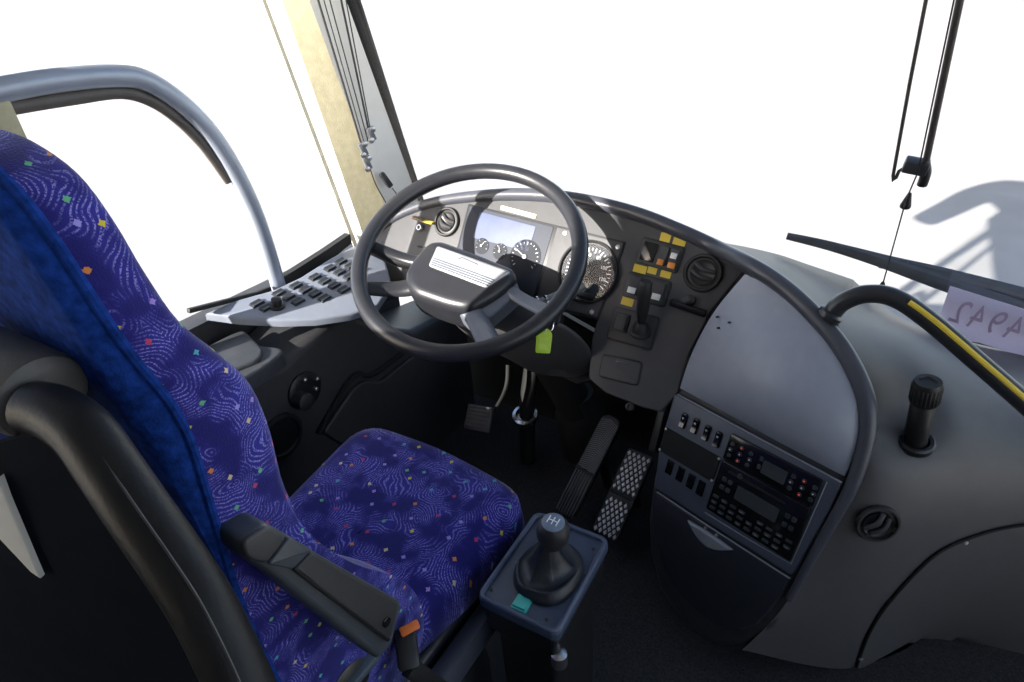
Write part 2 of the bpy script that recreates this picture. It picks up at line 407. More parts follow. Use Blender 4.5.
# coach mirror arm outside (it throws the horn-shaped shadow on the concrete)
SUN = V((.285, .85, -.40)).normalized()
def fromshadow(px, py, y=1.75): g = onz(px, py, -1.1); return g - SUN*((g.y-y)/SUN.y)
marm = thing('exterior_mirror', 'curved exterior mirror arm whose shadow lies on the sunlit concrete', 'mirror', fromshadow(1010, 190))
mp = [(1045, 215), (1022, 197), (1000, 191), (975, 196), (950, 208), (925, 220)]
MB().tube([fromshadow(*q) for q in mp], lambda t: .26-.13*t, 12, n=6).build('arm_tube', M_BLACK, marm)
MB().box(WF, tuple(fromshadow(1060, 235)), (.34, .2, .3), .05).build('arm_root', M_BLACK, marm)

# ================================================================== DASHBOARD
FAS = Fr((-.6, 1.1, .725), (1, 0, 0), (0, .5, .866), (0, -.866, .5))
PN = V((-.321, -.883, .342)).normalized()
P0 = onp(678, 388, FAS.o, FAS.n)
POD = frame_n(P0, PN)
def fas(x, y, n=0): return FAS.p(*FAS.px(x, y, n), n)
def pod(x, y, n=0): return POD.p(*POD.px(x, y, n), n)
dash = thing('dashboard', 'grey moulded coach dashboard sweeping round from the side window to the passenger side', 'dashboard', (-.3, 1.05, 0))
fo = [(352, 262), (372, 234), (392, 219), (408, 212), (425, 206), (445, 202), (480, 197), (520, 196), (560, 199), (600, 206), (640, 218), (680, 235), (715, 252), (745, 270),
      (712, 310), (690, 352), (677, 394), (660, 412), (640, 407), (605, 393), (588, 378), (592, 338), (597, 320), (540, 306), (450, 285), (400, 280), (362, 300)]
MB().prism(FAS, [FAS.px(*q) for q in fo], -.09, 0, .004).build('fascia', M_FASC, dash)
rp = [fas(340, 280, .0), fas(360, 248, .0), fas(385, 224, .0), fas(410, 210, 0), fas(440, 201, 0), fas(480, 196, 0), fas(520, 194.5, 0), fas(560, 197, 0), fas(600, 204, 0), fas(640, 215, 0), fas(680, 231, 0), fas(715, 247, 0),
      pod(752, 266), pod(785, 288), pod(815, 316), pod(840, 346), pod(858, 378), pod(867, 405), pod(868, 430), pod(861, 460), pod(849, 492), pod(830, 526), pod(810, 561), pod(789, 600)]
MB().tube(rp, lambda t: .015*(.6+.4*min(1, t/.25)) if t < .7 else .015-.009*(t-.7)/.3, 14, n=5).build('ridge', M_TRIM, dash)
# top, between ridge and glass
tops = []
for i in range(0, 16):
    a = rp[i] if i < 15 else pod(838, 325, -.004)
    gz = .70 if a.x < -.22 else .70-.045*(a.x+.22)/.186
    g = V((a.x if a.x > -1.11 else -1.11, glass_y(a.x, gz)-.004, gz))
    tops.append([a, a.lerp(g, .33)+V((0, 0, .004)), a.lerp(g, .7)+V((0, 0, .002)), g])
MB().grid([list(x) for x in zip(*[cr(r, 5) for r in zip(*tops)])], thick=.02, back=(0, 0, -1)).build('dash_top', M_DASH, dash)
# console pod
po = [(674, 394), (690, 353), (712, 311), (745, 273), (785, 292), (815, 319), (838, 347), (856, 380), (865, 410), (865, 433), (847, 490), (828, 527), (808, 562), (789, 602), (770, 630), (742, 648), (712, 648), (680, 625), (657, 590), (647, 552), (646, 520), (651, 480), (661, 437)]
MB().prism(POD, [FQ for FQ in [POD.px(*q) for q in po]], -.30, -.004, .014).build('console_shell', M_DARK, dash)
# storage lid
C2 = lambda pts: curve([V(p) for p in pts])
lb, lt = C2([(680, 388), (735, 418), (790, 448), (844, 476)]), C2([(745, 274), (785, 294), (815, 320), (838, 349), (853, 378)])
ll, lr = C2([(680, 388), (692, 353), (714, 312), (745, 274)]), C2([(844, 476), (856, 450), (861, 425), (860, 400), (853, 378)])
def lidn(u, v): return .004+.046*(1-(2*u-1)**2)**.8*max(0, math.sin(PI*v**.62))
rows = coons(lb, lt, ll, lr, 22, 18)
rows = [[pod(p.x, p.y, lidn(i/22, j/18)) for i, p in enumerate(r)] for j, r in enumerate(rows)]
lid = MB().grid(rows, thick=.012, back=-PN).build('storage_lid', M_LID, dash)
for x, y, uv_ in ((717, 317, (.12, .68)), (729, 322.5, (.2, .68)), (718, 328, (.13, .6))):
    MB().lathe(frame_n(pod(x, y, lidn(*uv_)-.001), PN), [(.0019, -.004), (.0019, .002), (0, .0025)], 10).build('lid_screw', M_BLACK, lid)
# centre panel with its raised frame
cp = [(676, 393), (740, 427), (800, 459), (843, 482), (830, 510), (812, 542), (793, 575), (725, 532), (656, 487), (661, 447)]
cpan = MB().prism(POD, rnd([POD.px(*q) for q in cp], .006), -.01, .006, .003).build('centre_panel', M_SLATE, dash)
M_EDGE_GLINT = pbr('edge_glint_grey', (.30, .315, .36), .35, var=.04)  # light grey strips paint the highlights of the bevelled panel edges
MB().tube([pod(x, y, .0062) for x, y in ((678, 394.5), (740, 428), (800, 460), (842, 482.5))], .0013, 8).build('panel_edge_glint', M_EDGE_GLINT, cpan)
MB().tube([pod(x, y, .0062) for x, y in ((705, 512.5), (748, 539), (791, 564), (827, 482))], .0011, 8).build('radio_edge_glint', M_EDGE_GLINT, cpan)  # painted highlight along the radio edge
# lower door
ld = [(656, 491), (723, 534), (791, 578), (781, 596), (769, 612), (757, 624), (742, 629), (722, 626), (700, 613), (680, 592), (664, 565), (655, 535), (653, 510)]
ldoor = MB().prism(POD, [POD.px(*q) for q in ld], -.012, .006, .004).build('lower_door', pbr('door_dark', (.022, .025, .034), .42, var=.08), dash)
MB().tube([pod(x, y, .0062) for x, y in ((657, 492), (723, 535.5), (790, 578.5))], .0013, 8).build('door_edge_glint', M_EDGE_GLINT, ldoor)  # painted highlight on the top edge of the lower door
h, hw, hh = quadfr(POD, (690, 521), (735, 551), (727, 562), (683, 532), .006)
hp = [(-.5, .5)] + [(-.5+i/12, .5+.10*math.sin(PI*i/12)) for i in range(1, 12)] + [(.5, .5)] + [(.5-i/12, .5-.85*math.sin(PI*i/12)) for i in range(1, 12)]
MB().prism(h, [(u*hw, v*hh) for u, v in hp], -.004, .007, .004).build('door_handle', pbr('handle_grey', (.28, .30, .34), .35, .2), ldoor)
for x, y in ((706, 528), (717, 535)): MB().lathe(frame_n(pod(x, y, .006), PN), [(.003, -.004), (.003, .004), (0, .005)], 10).build('handle_screw', M_STEEL, ldoor)

# right-hand body
ctrl = [[(-.034, 1.315, .655), (.10, 1.325, .572), (.33, 1.33, .545), (.65, 1.32, .54), (1.10, 1.28, .54)],
        [tuple(pod(838, 322, -.012)), (.07, 1.075, .668), (.30, 1.165, .570), (.62, 1.20, .55), (1.10, 1.20, .55)],
        [tuple(pod(860, 408, -.012)), (.125, .950, .580), (.33, 1.08, .53), (.64, 1.17, .53), (1.10, 1.19, .53)],
        [tuple(pod(847, 482, -.010)), (.115, .875, .455), (.32, 1.03, .43), (.63, 1.13, .42), (1.10, 1.16, .42)],
        [tuple(pod(788, 600, -.006)), (.105, .860, .22), (.30, 1.02, .22), (.62, 1.12, .22), (1.10, 1.15, .22)],
        [tuple(pod(742, 650, -.006)), (.135, .912, .002), (.272, 1.066, .002), (.52, 1.128, .002), (1.10, 1.15, .002)]]
brow = bicubic(ctrl, 12, 9)
nr_, nc_ = len(brow), len(brow[0])
tmp = MB().grid(brow); bvh0 = BVHTree.FromPolygons(tmp.v, tmp.f)
pk = bvh0.ray_cast(CAM, ray(906, 412).normalized())[0]
for i in range(nr_):
    for j in range(nc_):
        d = (brow[i][j]-pk).length
        if d < .09: brow[i][j] = brow[i][j] + V((-.1, .75, -.45)).normalized()*.022*(math.cos(PI*d/.09)+1)/2
tmp = MB().grid(brow); bvh = BVHTree.FromPolygons(tmp.v, tmp.f)
def surf(x, y, off=0):
    h_ = bvh.ray_cast(CAM, ray(x, y).normalized())
    if h_[0] is None: return None
    n = h_[1] if h_[1].dot(ray(x, y)) < 0 else -h_[1]
    return h_[0]+n*off, n
body = MB().grid(brow, thick=.012, back=(.1, .9, -.3)).build('right_body', M_DASH, dash, smooth=70)
kt, kb = C2([(856, 664), (870, 628), (893, 595), (935, 553), (980, 533), (1024, 524), (1075, 519)]), C2([(856, 666), (880, 660), (906, 649), (930, 636), (975, 643), (1024, 654), (1075, 665)])
krow = []
for j in range(13):
    r = []
    for i in range(33):
        p = kb(i/32).lerp(kt(i/32), j/12); q = surf(p.x, p.y, .006)
        r.append(q[0] if q else onz(p.x, p.y, .0))
    krow.append(r)
kick = MB().grid(krow, thick=.010, back=(0, 1, 0)).build('kick_panel', M_DASH, dash, smooth=70)
sq = [surf(kt(i/40).x, kt(i/40).y, .003) for i in range(40)]
seam = MB().tube([q_[0] for q_ in sq if q_], .003, 8)
seam.build('panel_gap', M_VOID, dash)
for x, y in ((963, 540), (859, 656)):
    q = surf(x, y, .006)
    if q: MB().lathe(frame_n(q[0], q[1]), [(.0035, -.003), (.0035, .002), (0, .003)], 12).build('panel_screw', M_PLATE, dash)
# small cover, latch bar, slot beside the console
f, w_, h_ = quadfr(FAS, (602, 353), (643, 362), (638.5, 387), (599, 377), .0)
cv = MB().prism(f, rrect(w_, h_, .008), -.004, .002, .001).build('ash_tray_cover', M_BLACK, dash)
MB().prism(f, rrect(w_-.005, h_-.005, .007), .001, .004, .002).build('cover_flap', M_FASC, cv)
MB().bar(f.p(-.012, h_*.3, .004), f.p(.014, h_*.3, .004), .002, .002, .0005).build('cover_grip', M_STEEL, cv)
lt_ = MB().bar(fas(670, 302, .006), fas(706, 314, .006), .010, .014, .003).build('latch_bar', M_BLACK, dash)
MB().lathe(frame_n(fas(691, 300, .002), FAS.n), [(.010, -.002), (.010, .012), (.007, .014), (0, .014)], 16).build('latch_knob', M_BLACK, lt_)
MB().prism(POD, rnd([POD.px(*q) for q in ((664, 387), (671, 389), (656, 452), (649, 450))], .003), -.02, .004, .002).build('side_slot', M_BLACK, dash)
# underside and knee panels
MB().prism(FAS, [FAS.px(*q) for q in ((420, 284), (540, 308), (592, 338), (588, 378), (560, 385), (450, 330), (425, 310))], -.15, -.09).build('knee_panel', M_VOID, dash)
for x, y in ((630, 407), (478, 312)):
    MB().lathe(frame_n(fas(x, y, .001), FAS.n), [(.009, -.004), (.009, .003), (.006, .004), (.005, .001), (0, .001)], 16).build('fascia_socket', M_BLACK, dash)
MB().bar(fas(418, 246, .001), fas(436, 250, .001), .004, .004, .001).build('fascia_slot', M_SWK, dash)

# ---------------------------------------------------------------- air vents
def vent(name, o, n, r, label, rot, group):
    t = thing(name, label, 'air vent', o, group); fr = frame_n(o, n)
    MB().lathe(fr, [(r*1.18, .0004), (r*1.18, .003), (r*1.1, .006), (r, .006), (r*.94, .001), (r*.92, .0004)], 36).build('vent_ring', M_RUB, t)
    MB().lathe(fr, [(r*.95, .0006), (r*.8, .001), (r*.78, .004), (r*.70, .0025), (r*.6, .0012), (0, .0008)], 32).build('vent_ball', M_BLACK, t)
    for k in (-1, 1):
        g = fr.sub(0, 0, 0, rot)
        MB().tube([g.p(-r*.66, k*r*.24+r*.10, .002), g.p(0, k*r*.24-r*.05, .007), g.p(r*.66, k*r*.24+r*.10, .002)], .0042, 8, n=6).build('louvre', M_DARK, t)
    return t
vent('air_vent', fas(447, 222, .002), FAS.n, .031, 'round black air vent at the window end of the fascia, left of the instruments', -.45, 'round dash vents')
vent('air_vent', fas(703, 273, .002), FAS.n, .032, 'round black air vent beside the grey storage lid', -.3, 'round dash vents')
q = surf(877, 523, .001); vent('air_vent', q[0], q[1], .029, 'round black air vent low on the right dashboard body, under the upright handle', .85, 'round dash vents')

# ---------------------------------------------------------------- instruments
ic = thing('instrument_cluster', 'framed instrument panel with display painted sunlit blue and big round dial behind the steering wheel', 'instrument panel', fas(540, 262))
def pxpoly(l, n=0): return [FAS.px(*q, n) for q in l]
MB().prism(FAS, rnd(pxpoly([(469, 204), (556.5, 225.5), (626, 242), (599, 320), (536, 303), (450, 277)]), .003), .0004, .003, .001).build('cluster_bezel', M_BLACK, ic)
MB().prism(FAS, rnd(pxpoly([(558, 227.5), (624, 243.5), (597.5, 317.5), (536.5, 301.5)]), .003), .002, .0045, .001).build('dial_panel', M_FASC, ic)
scr = MB().prism(FAS, rnd(pxpoly([(470.5, 206), (554.5, 227), (533.5, 300), (452.5, 275)]), .003), .002, .004, .001).build('display_panel', pbr('display_haze', (.036, .041, .06), .55, var=.05, spec=.3), ic)
MB().prism(FAS, rnd(pxpoly([(481, 212), (537, 227), (529, 252), (474, 238)]), .003), .0035, .005, .0005).build('sunlit_screen_patch', pbr('sunlit_screen_blue', (.09, .11, .19), .5, var=.15, vs_=18, spec=.3), scr)  # lighter blue patch paints the sunlight on the dusty display
def dial(x, y, r, parent, ticks, a0, a1, mat, major=2, needle=None, nums=None, n=.0045, nm='dial'):
    fr = Fr(fas(x, y, n), FAS.u, FAS.v, FAS.n)
    d = MB().lathe(fr, [(r, -.001), (r, .0005), (0, .0005)], 40).build(nm, mat, parent)
    m = MB()
    for k in range(ticks+1):
        a = a0+(a1-a0)*k/ticks; L = r*(.16 if k % major == 0 else .09); w = r*(.035 if k % major == 0 else .022)
        g = fr.sub(0, 0, .001, a); m.box(g, (r*.86-L/2, 0, 0), (L, w, .0006))
    m.build('dial_markings', M_MARK, d)
    if needle is not None:
        g = fr.sub(0, 0, .002, needle); k = MB().prism(g, [(-r*.12, -r*.025), (r*.72, -r*.012), (r*.72, r*.012), (-r*.12, r*.025)], 0, .001); k.lathe(Fr(fr.p(0, 0, .002), fr.u, fr.v, fr.n), [(r*.13, 0), (r*.12, .003), (0, .0035)], 18)
        k.build('needle', M_SWK if nums else M_MARK, d)
    return fr, d
def text_mb(txt, fr, size, mat, name, parent, mirror=False, depth=.0004):
    cu = bpy.data.curves.new('txt', 'FONT'); cu.body = txt; cu.size = size; cu.align_x = 'CENTER'; cu.align_y = 'CENTER'; cu.extrude = depth
    to = bpy.data.objects.new('txt', cu); COL.objects.link(to); dg = bpy.context.evaluated_depsgraph_get(); dg.update()
    me = bpy.data.meshes.new_from_object(to.evaluated_get(dg))
    m = MB().add([fr.p(-v.co.x if mirror else v.co.x, v.co.y, v.co.z) for v in me.vertices], [tuple(p.vertices) for p in me.polygons])
    bpy.data.objects.remove(to); bpy.data.curves.remove(cu); bpy.data.meshes.remove(me)
    return m.build(name, mat, parent) if name else m
R0 = .061
MB().lathe(Fr(fas(588, 272, .004), FAS.u, FAS.v, FAS.n), [(R0*1.13, -.001), (R0*1.12, .008), (R0*1.05, .009), (R0*1.02, .002), (R0*1.02, -.001)], 48, caps=False).build('dial_rim', M_BLACK, ic)
fr, d = dial(588, 272, R0, ic, 26, math.radians(215), math.radians(-35), pbr('dial_grey', (.045, .048, .056), .6, var=.05, spec=.15), 2, math.radians(205), True)
nm = MB()
for k in range(7):
    a = math.radians(215-250*k/6.5); t = text_mb(str(20*k), Fr(fr.p(math.cos(a)*R0*.60, math.sin(a)*R0*.60, .001), fr.u, fr.v, fr.n), .0105, None, None, None); nm.add(t.v, t.f)
nm.build('dial_numerals', M_MARK, d)
MB().prism(Fr(fr.p(0, -R0*.45, .001), fr.u, fr.v, fr.n), rrect(.034, .014, .003), 0, .0008).build('odometer_window', M_LCD, d)
MB().lathe(Fr(fas(588, 272, .011), FAS.u, FAS.v, FAS.n), [(R0*1.03, -.001), (R0*1.03, .0005), (0, .0005)], 40).build('dial_glass', M_GAUGEGL, d)
MB().box(FAS.sub(*FAS.px(587, 296, .012), .012, -.07), (0, 0, 0), (.036, .013, .010), .003).build('reset_block', M_BLACK, ic)
for x, y in ((565, 233), (618, 247), (592, 312)): MB().lathe(frame_n(fas(x, y, .004), FAS.n), [(.005, -.001), (.005, .0015), (.0035, .002), (0, .0016)], 14).build('panel_screw', M_STEEL, ic)
dial(525, 257, .040, ic, 16, math.radians(220), math.radians(-40), M_DIAL, 4, math.radians(150), None, .0045, 'rev_dial')
dial(482, 246, .019, ic, 6, math.radians(200), math.radians(-20), M_DIAL, 2, math.radians(60), None, .0045, 'small_dial')
dial(500, 251.5, .019, ic, 6, math.radians(200), math.radians(-20), M_DIAL, 2, math.radians(110), None, .0045, 'small_dial')
f = quadfr(FAS, (501, 205), (536, 214.5), (535, 218.5), (500, 209.5), .003)
tag(MB().box(f[0], (0, 0, -.002), (f[1], f[2], .002)).build('label_strip', pbr('faded_yellow', (.62, .58, .38), .6)), 'faded yellow label strip above the instrument display', 'label')

# ---------------------------------------------------------------- switch blocks on the fascia
def rocker(fr, w, h, parent, name='rocker_switch', mat=None, lens=None, lens_v=-.25, tilt=1):
    m = MB().prism(fr, [(-w/2, -h/2), (w/2, -h/2), (w/2, h/2), (-w/2, h/2)], -.001, .002, .0006)
    m.add([fr.p(-w*.42, -h*.44, .002), fr.p(w*.42, -h*.44, .002), fr.p(w*.42, h*.44, .002), fr.p(-w*.42, h*.44, .002), fr.p(-w*.42, -h*.44, .0065), fr.p(w*.42, -h*.44, .0065), fr.p(w*.42, 0, .0038), fr.p(-w*.42, 0, .0038), fr.p(w*.42, h*.44, .0052), fr.p(-w*.42, h*.44, .0052)],
          [(0, 1, 5, 4), (4, 5, 6, 7), (7, 6, 8, 9), (9, 8, 2, 3), (0, 4, 7), (0, 7, 3), (3, 7, 9), (1, 6, 5), (1, 2, 6), (2, 8, 6)])
    o = m.build(name, mat or M_SWK, parent, smooth=25)
    if lens: MB().box(fr, (0, lens_v*h, .0056), (w*.62, h*.30, .003), .0008).build('lens', lens, o)
    return o
def block(corners, name, label, mat=M_BLACK):
    f, w, h = quadfr(FAS, *corners); t = thing(name, label, 'switch panel', f.p(0, 0, 0), 'switch blocks beside the instruments')
    MB().prism(f, rrect(w+.006, h+.006, .006), .0004, .0035, .001).build('block_rim', M_BLACK, t)
    MB().prism(f, rrect(w, h, .005), .003, .005, .001).build('block_face', M_DARK, t)
    return f, w, h, t
f, w, h, t = block(((645, 238), (683.5, 249), (676.5, 272), (636, 261.5)), 'switch_block', 'black switch block with a white and an amber lens at the top of the fascia')
MB().prism(f.sub(-w*.26, 0, .005), rrect(w*.36, h*.8, .003), -.001, .002, .001).build('blank_plate', M_GLOSSB, t)
rocker(f.sub(w*.10, 0, .005), w*.24, h*.8, t, lens=M_AMBER, lens_v=-.36)
rocker(f.sub(w*.36, 0, .005), w*.24, h*.8, t, lens=M_WHITE, lens_v=.12)
MB().box(f, (w*.38, -h*.30, .011), (w*.18, h*.24, .004), .001).build('amber_lamp', M_AMBER, t)
f, w, h, t = block(((631, 272.5), (670, 283), (664.5, 306), (622.5, 295)), 'switch_block', 'black switch block with two white-lensed rockers either side of the lever grip')
rocker(f.sub(-w*.30, 0, .005), w*.32, h*.86, t, lens=M_WHITE); rocker(f.sub(w*.30, 0, .005), w*.32, h*.86, t, lens=M_WHITE)
f, w, h, t = block(((616.5, 307), (659, 319), (650, 349), (608, 337.5)), 'switch_block', 'black switch block with one square rocker at the foot of the lever')
MB().prism(f.sub(-w*.27, h*.08, .005), rrect(w*.34, h*.62, .003), -.001, .003, .001).build('rocker_rim', M_BLACK, t)
rocker(f.sub(-w*.27, h*.08, .007), w*.26, h*.50, t)
# lever standing on that block
lb_ = fas(640, 334, .013)
lev = thing('hand_lever', 'short black hand lever with thick grip standing on the lowest switch block', 'lever', lb_)
tip = onp(646, 281, fas(641, 300, .075), FAS.n)
MB().lathe(frame_n(lb_, (tip-lb_)), [(.022, .0004), (.022, .004), (.017, .008), (.015, .022), (.011, .028)], 20).build('lever_collar', M_RUB, lev)
MB().tube([lb_, lb_.lerp(tip, .3), lb_.lerp(tip, .36), lb_.lerp(tip, .7), lb_.lerp(tip, .95), tip], lambda t: .0085+.0045*min(1, max(0, (t-.3)*6)) if t < .97 else .009, 14).build('lever_grip', M_RUB, lev)
# yellow stickers
for (x, y, sw, sh, lab) in ((665.5, 237.5, 10, 7, 'upper of two yellow stickers over the top switch block, nearer the instruments'), (679.5, 241.5, 12, 6.5, 'pale yellow sticker at the top right corner over the top switch block'),
        (640, 269, 13, 6.5, 'yellow sticker between the two upper switch blocks, nearest the dial'), (652.5, 270, 9, 6.5, 'small yellow sticker between the two upper switch blocks, middle one'), (666, 273.5, 10, 7, 'yellow sticker between the two upper switch blocks, nearest the air vent'),
        (627.5, 301.5, 12, 7, 'yellow sticker between the rocker pair and the lowest switch block')):
    f = FAS.sub(*FAS.px(x, y), 0, -.07); k = 1.29/600
    tag(MB().prism(f, rrect(sw*k, sh*k*1.15, .001), .0003, .001).build('sticker', M_YEL), lab, 'sticker', 'yellow stickers by the switches')
# key switch with a yellow tag near the window
ks = thing('key_switch', 'small chrome key switch with a yellow flag at the window end of the fascia', 'switch', fas(421, 228))
MB().lathe(frame_n(fas(421, 228, 0), FAS.n), [(.010, .0004), (.010, .004), (.007, .010), (.005, .010), (.005, .004), (0, .004)], 18).build('lock_barrel', M_CHROME, ks)
MB().bar(fas(413, 217, .014), fas(424, 221, .014), .012, .006, .001).build('switch_paddle', pbr('brown_paddle', (.22, .16, .10), .5), ks)
MB().bar(fas(424, 221, .014), fas(433, 223, .014), .013, .004, .001).build('yellow_flag', M_YEL, ks)
sk = thing('socket', 'round dark socket with a white button in the sunlit corner of the dash', 'socket', fas(376, 256))
MB().lathe(frame_n(fas(376, 256, 0), FAS.n), [(.034, .0004), (.034, .003), (.028, .005), (.026, .001), (0, .0008)], 26).build('socket_ring', M_SWK, sk)
MB().lathe(frame_n(fas(372, 250, 0), FAS.n), [(.011, .0012), (.011, .006), (.008, .008), (0, .008)], 18).build('socket_button', M_WHITEP, sk)

# ---------------------------------------------------------------- console: switches, blank slot, climate unit, radio
RF, RW, RH = quadfr(POD, (732.8, 431.7), (823.6, 481), (791, 559.6), (707, 508.4), .006)
sp_ = thing('switch_row', 'row of four black rocker switches above the blank slot on the centre panel', 'switch panel', pod(700, 430), 'console switch rows')
for x, y in ((684, 420.7), (695.7, 426), (707, 433), (718, 439.4)):
    f = RF.sub(*[a for a in ((pod(x, y, .006)-RF.o).dot(RF.u), (pod(x, y, .006)-RF.o).dot(RF.v))])
    rm = MB().prism(f, rrect(.0145, .033, .005), .0008, .0015, .0005).build('switch_rim', M_VOID, sp_)
    rocker(f.sub(0, 0, .001), .0115, .029, rm, mat=M_GLOSSB, lens=None)
    MB().box(f, (0, .006, .0058), (.004, .003, .001)).build('switch_symbol', M_PLATE, rm)
sp_ = thing('switch_row', 'row of four blanked switch slots below the blank slot on the centre panel', 'switch panel', pod(685, 480), 'console switch rows')
for x, y in ((670, 467), (680.7, 474), (691, 481), (701, 488)):
    f = RF.sub(*[a for a in ((pod(x, y, .006)-RF.o).dot(RF.u), (pod(x, y, .006)-RF.o).dot(RF.v))])
    MB().prism(f, rrect(.0155, .031, .002), .0008, .002, .0008).build('switch_blank', M_GLOSSB, sp_)
f, w, h = quadfr(POD, (666, 427), (721, 457), (713, 482.5), (660, 450), .006)
bl = thing('blank_slot', 'matt black blanking plate held by bright corner screws left of the radio', 'blanking plate', f.o)
MB().prism(f, rrect(w, h, .002), .0004, .003, .001).build('plate', M_VOID, bl)
for sx in (-1, 1):
    for sy in (-1, 1): MB().lathe(f.sub(sx*w*.485, sy*h*.44, .003), [(.0025, -.002), (.0025, .001), (0, .0016)], 10).build('corner_screw', M_PLATE, bl)
def slab(name, label, cat, u0, u1, v0, v1):
    f = RF.sub((u0+u1)/2*RW, (v0+v1)/2*RH); w, h = (u1-u0)*RW, (v1-v0)*RH
    t = thing(name, label, cat, f.p(0, 0, 0)); MB().prism(f, rrect(w, h, .003), .0005, .006, .0015).build('faceplate', M_GLOSSB, t); return f, w, h, t
f, w, h, t = slab('climate_unit', 'black climate control unit with red-lit buttons above the radio', 'climate control', -.5, .5, .17, .5)
MB().prism(f.sub(w*.06, -h*.02, .006), rrect(w*.26, h*.48, .002), -.001, .0012).build('display', M_LCD, t)
for cx, n in ((-.33, 9), (.36, 9)):
    for k in range(n):
        a = 2*PI*k/(n-1) if k < n-1 else 0; r = .026 if k < n-1 else 0
        g = f.sub(cx*w+r*math.cos(a)*(1 if k % 2 else .75), -.002+r*.62*math.sin(a)*(1 if k % 2 else .8), .006)
        MB().lathe(g, [(.0042, -.001), (.004, .002), (0, .0024)], 10).build('round_button', M_SWK, t)
        if k % 2 == 0 or n < 5: MB().lathe(g, [(.0014, .002), (.0013, .003), (0, .0031)], 8).build('button_lamp', M_REDLED if k % 4 else M_MARK, t)
for v in (.2, -.1): MB().prism(f.sub(-w*.10, v*h, .006), rrect(.006, .008, .001), -.001, .002).build('key_button', M_SWK, t)
f, w, h, t = slab('car_radio', 'black radio with grey display and rows of small buttons in the centre panel', 'radio', -.5, .5, -.5, .155)
MB().prism(f.sub(0, h*.10, .006), rrect(w*.48, h*.26, .002), -.001, .0012).build('display', M_LCD, t)
MB().prism(f.sub(-.01, h*.37, .006), rrect(w*.66, .005, .001), -.001, .0012).build('tape_slot', M_VOID, t)
MB().lathe(f.sub(-w*.25, h*.40, .006), [(.005, -.001), (.0045, .004), (0, .0045)], 14).build('power_knob', M_SWK, t)
for r_ in range(3):
    for c_ in range(9):
        if (r_, c_) in ((0, 4), (2, 8)): continue
        b = MB().prism(f.sub((-.43+.107*c_)*w, (-.18-.115*r_)*h, .006), rrect(.0115, .0052, .0015), -.001, .0025, .0008).build('key_button', M_SWK, t)
        if (r_*3+c_) % 2: MB().box(f.sub((-.43+.107*c_)*w, (-.18-.115*r_)*h, .006), (0, 0, .0027), (.006, .0011, .0004)).build('key_legend', pbr('legend_grey', (.3, .3, .32), .5), b)
for sx, c0 in ((-1, .40), (1, .40)):
    for k in range(4): MB().prism(f.sub(sx*w*(c0-.07*(k % 2)), h*(.20-.16*(k//2)), .006), rrect(.0085, .0085, .002), -.001, .0025, .0008).build('preset_button', M_SWK, t)

# ---------------------------------------------------------------- upright handle, handrail
q = surf(915, 441, .0)
B0 = q[0]; T0 = ony(928.5, 381, B0.y-.012)
hd = thing('upright_handle', 'black cylindrical upright handle with knurled cap standing in a recess of the dashboard', 'handle', B0)
ax = (T0-B0); fr = frame_n(B0, ax)
L = ax.length
MB().lathe(frame_n(B0+q[1]*.002, (q[1]*.5+ax.normalized()).normalized()), [(.027, -.008), (.027, .002), (.024, .005), (.019, .004), (.018, -.006)], 28).build('socket_collar', M_BLACK, hd)
MB().lathe(fr, [(.0165, -.012), (.0165, .006), (.0158, .010), (.0165, .014), (.0168, L*.62), (.0150, L*.64), (.0150, L*.67)], 28).build('handle_shaft', M_BLACK, hd)
cap = MB().lathe(fr, [(.0175, L*.66), (.0195, L*.68), (.0195, L*.95), (.0175, L), (.012, L), (.011, L-.002), (0, L-.002)], 28)
for k in range(24): a = 2*PI*k/24; cap.bar(fr.p(math.cos(a)*.0193, math.sin(a)*.0193, L*.70), fr.p(math.cos(a)*.0193, math.sin(a)*.0193, L*.93), .002, .002, .0003)
cap.build('handle_cap', M_BLACK, hd)
hr = thing('handrail', 'black bent tube handrail with a yellow stripe along the top of the dashboard', 'handrail', pod(835, 311))
hpts = [at(832, 313, .962), at(843, 302, .948), at(866, 294, .93), at(895, 298, .915), at(930, 321, .90), at(985, 368, .88), at(1024, 402, .868), at(1080, 452, .85), at(1140, 507, .83)]
hc = cr(hpts, 8)
M_RAIL = pbr('handrail_black', (.022, .023, .027), .34, var=.08)
MB().tube(hc, .0145, 16).build('rail_tube', M_RAIL, hr)
MB().tube([p+(CAM-p).normalized()*.0120+V((.002, 0, .004)) for p in hc[27:]], .0042, 8).build('yellow_stripe', M_YEL, hr)
MB().lathe(frame_n(hpts[0], hpts[0]-hpts[1]), [(.0145, -.004), (.0195, 0), (.0195, .008), (.012, .010)], 20).build('rail_foot', M_RAIL, hr)

# ================================================================== STEERING
WN = V((.171, -.470, .866)).normalized(); WC = at(467, 254, 1.19)
WH = frame_n(WC, WN)
def whl(x, y, n=0): return onp(x, y, WC+WN*n, WN)
def whuv(x, y, n): q = whl(x, y, n)-WC; return (q.dot(WH.u), q.dot(WH.v))
sw = thing('steering_wheel', 'large black four-spoke steering wheel with silver horn plate', 'steering wheel', WC-WN*.1)
MB().tube([WH.p(math.cos(2*PI*k/72)*.2235, math.sin(2*PI*k/72)*.2235) for k in range(72)], .0165, 16, closed=True, up=WN).build('rim', M_WHEEL, sw)
def spoke(px0, px1, w0, w1, mat, nm='spoke'):
    a, b = whl(*px0, -.035), whl(*px1, -.004); m = a.lerp(b, .5)-WN*.012
    MB().tube([a, a.lerp(b, .25)-WN*.010, m, b.lerp(a, .2)-WN*.006, b], lambda t: w0+(w1-w0)*t, 12, n=4, flat=.55, up=WN).build(nm, mat, sw)
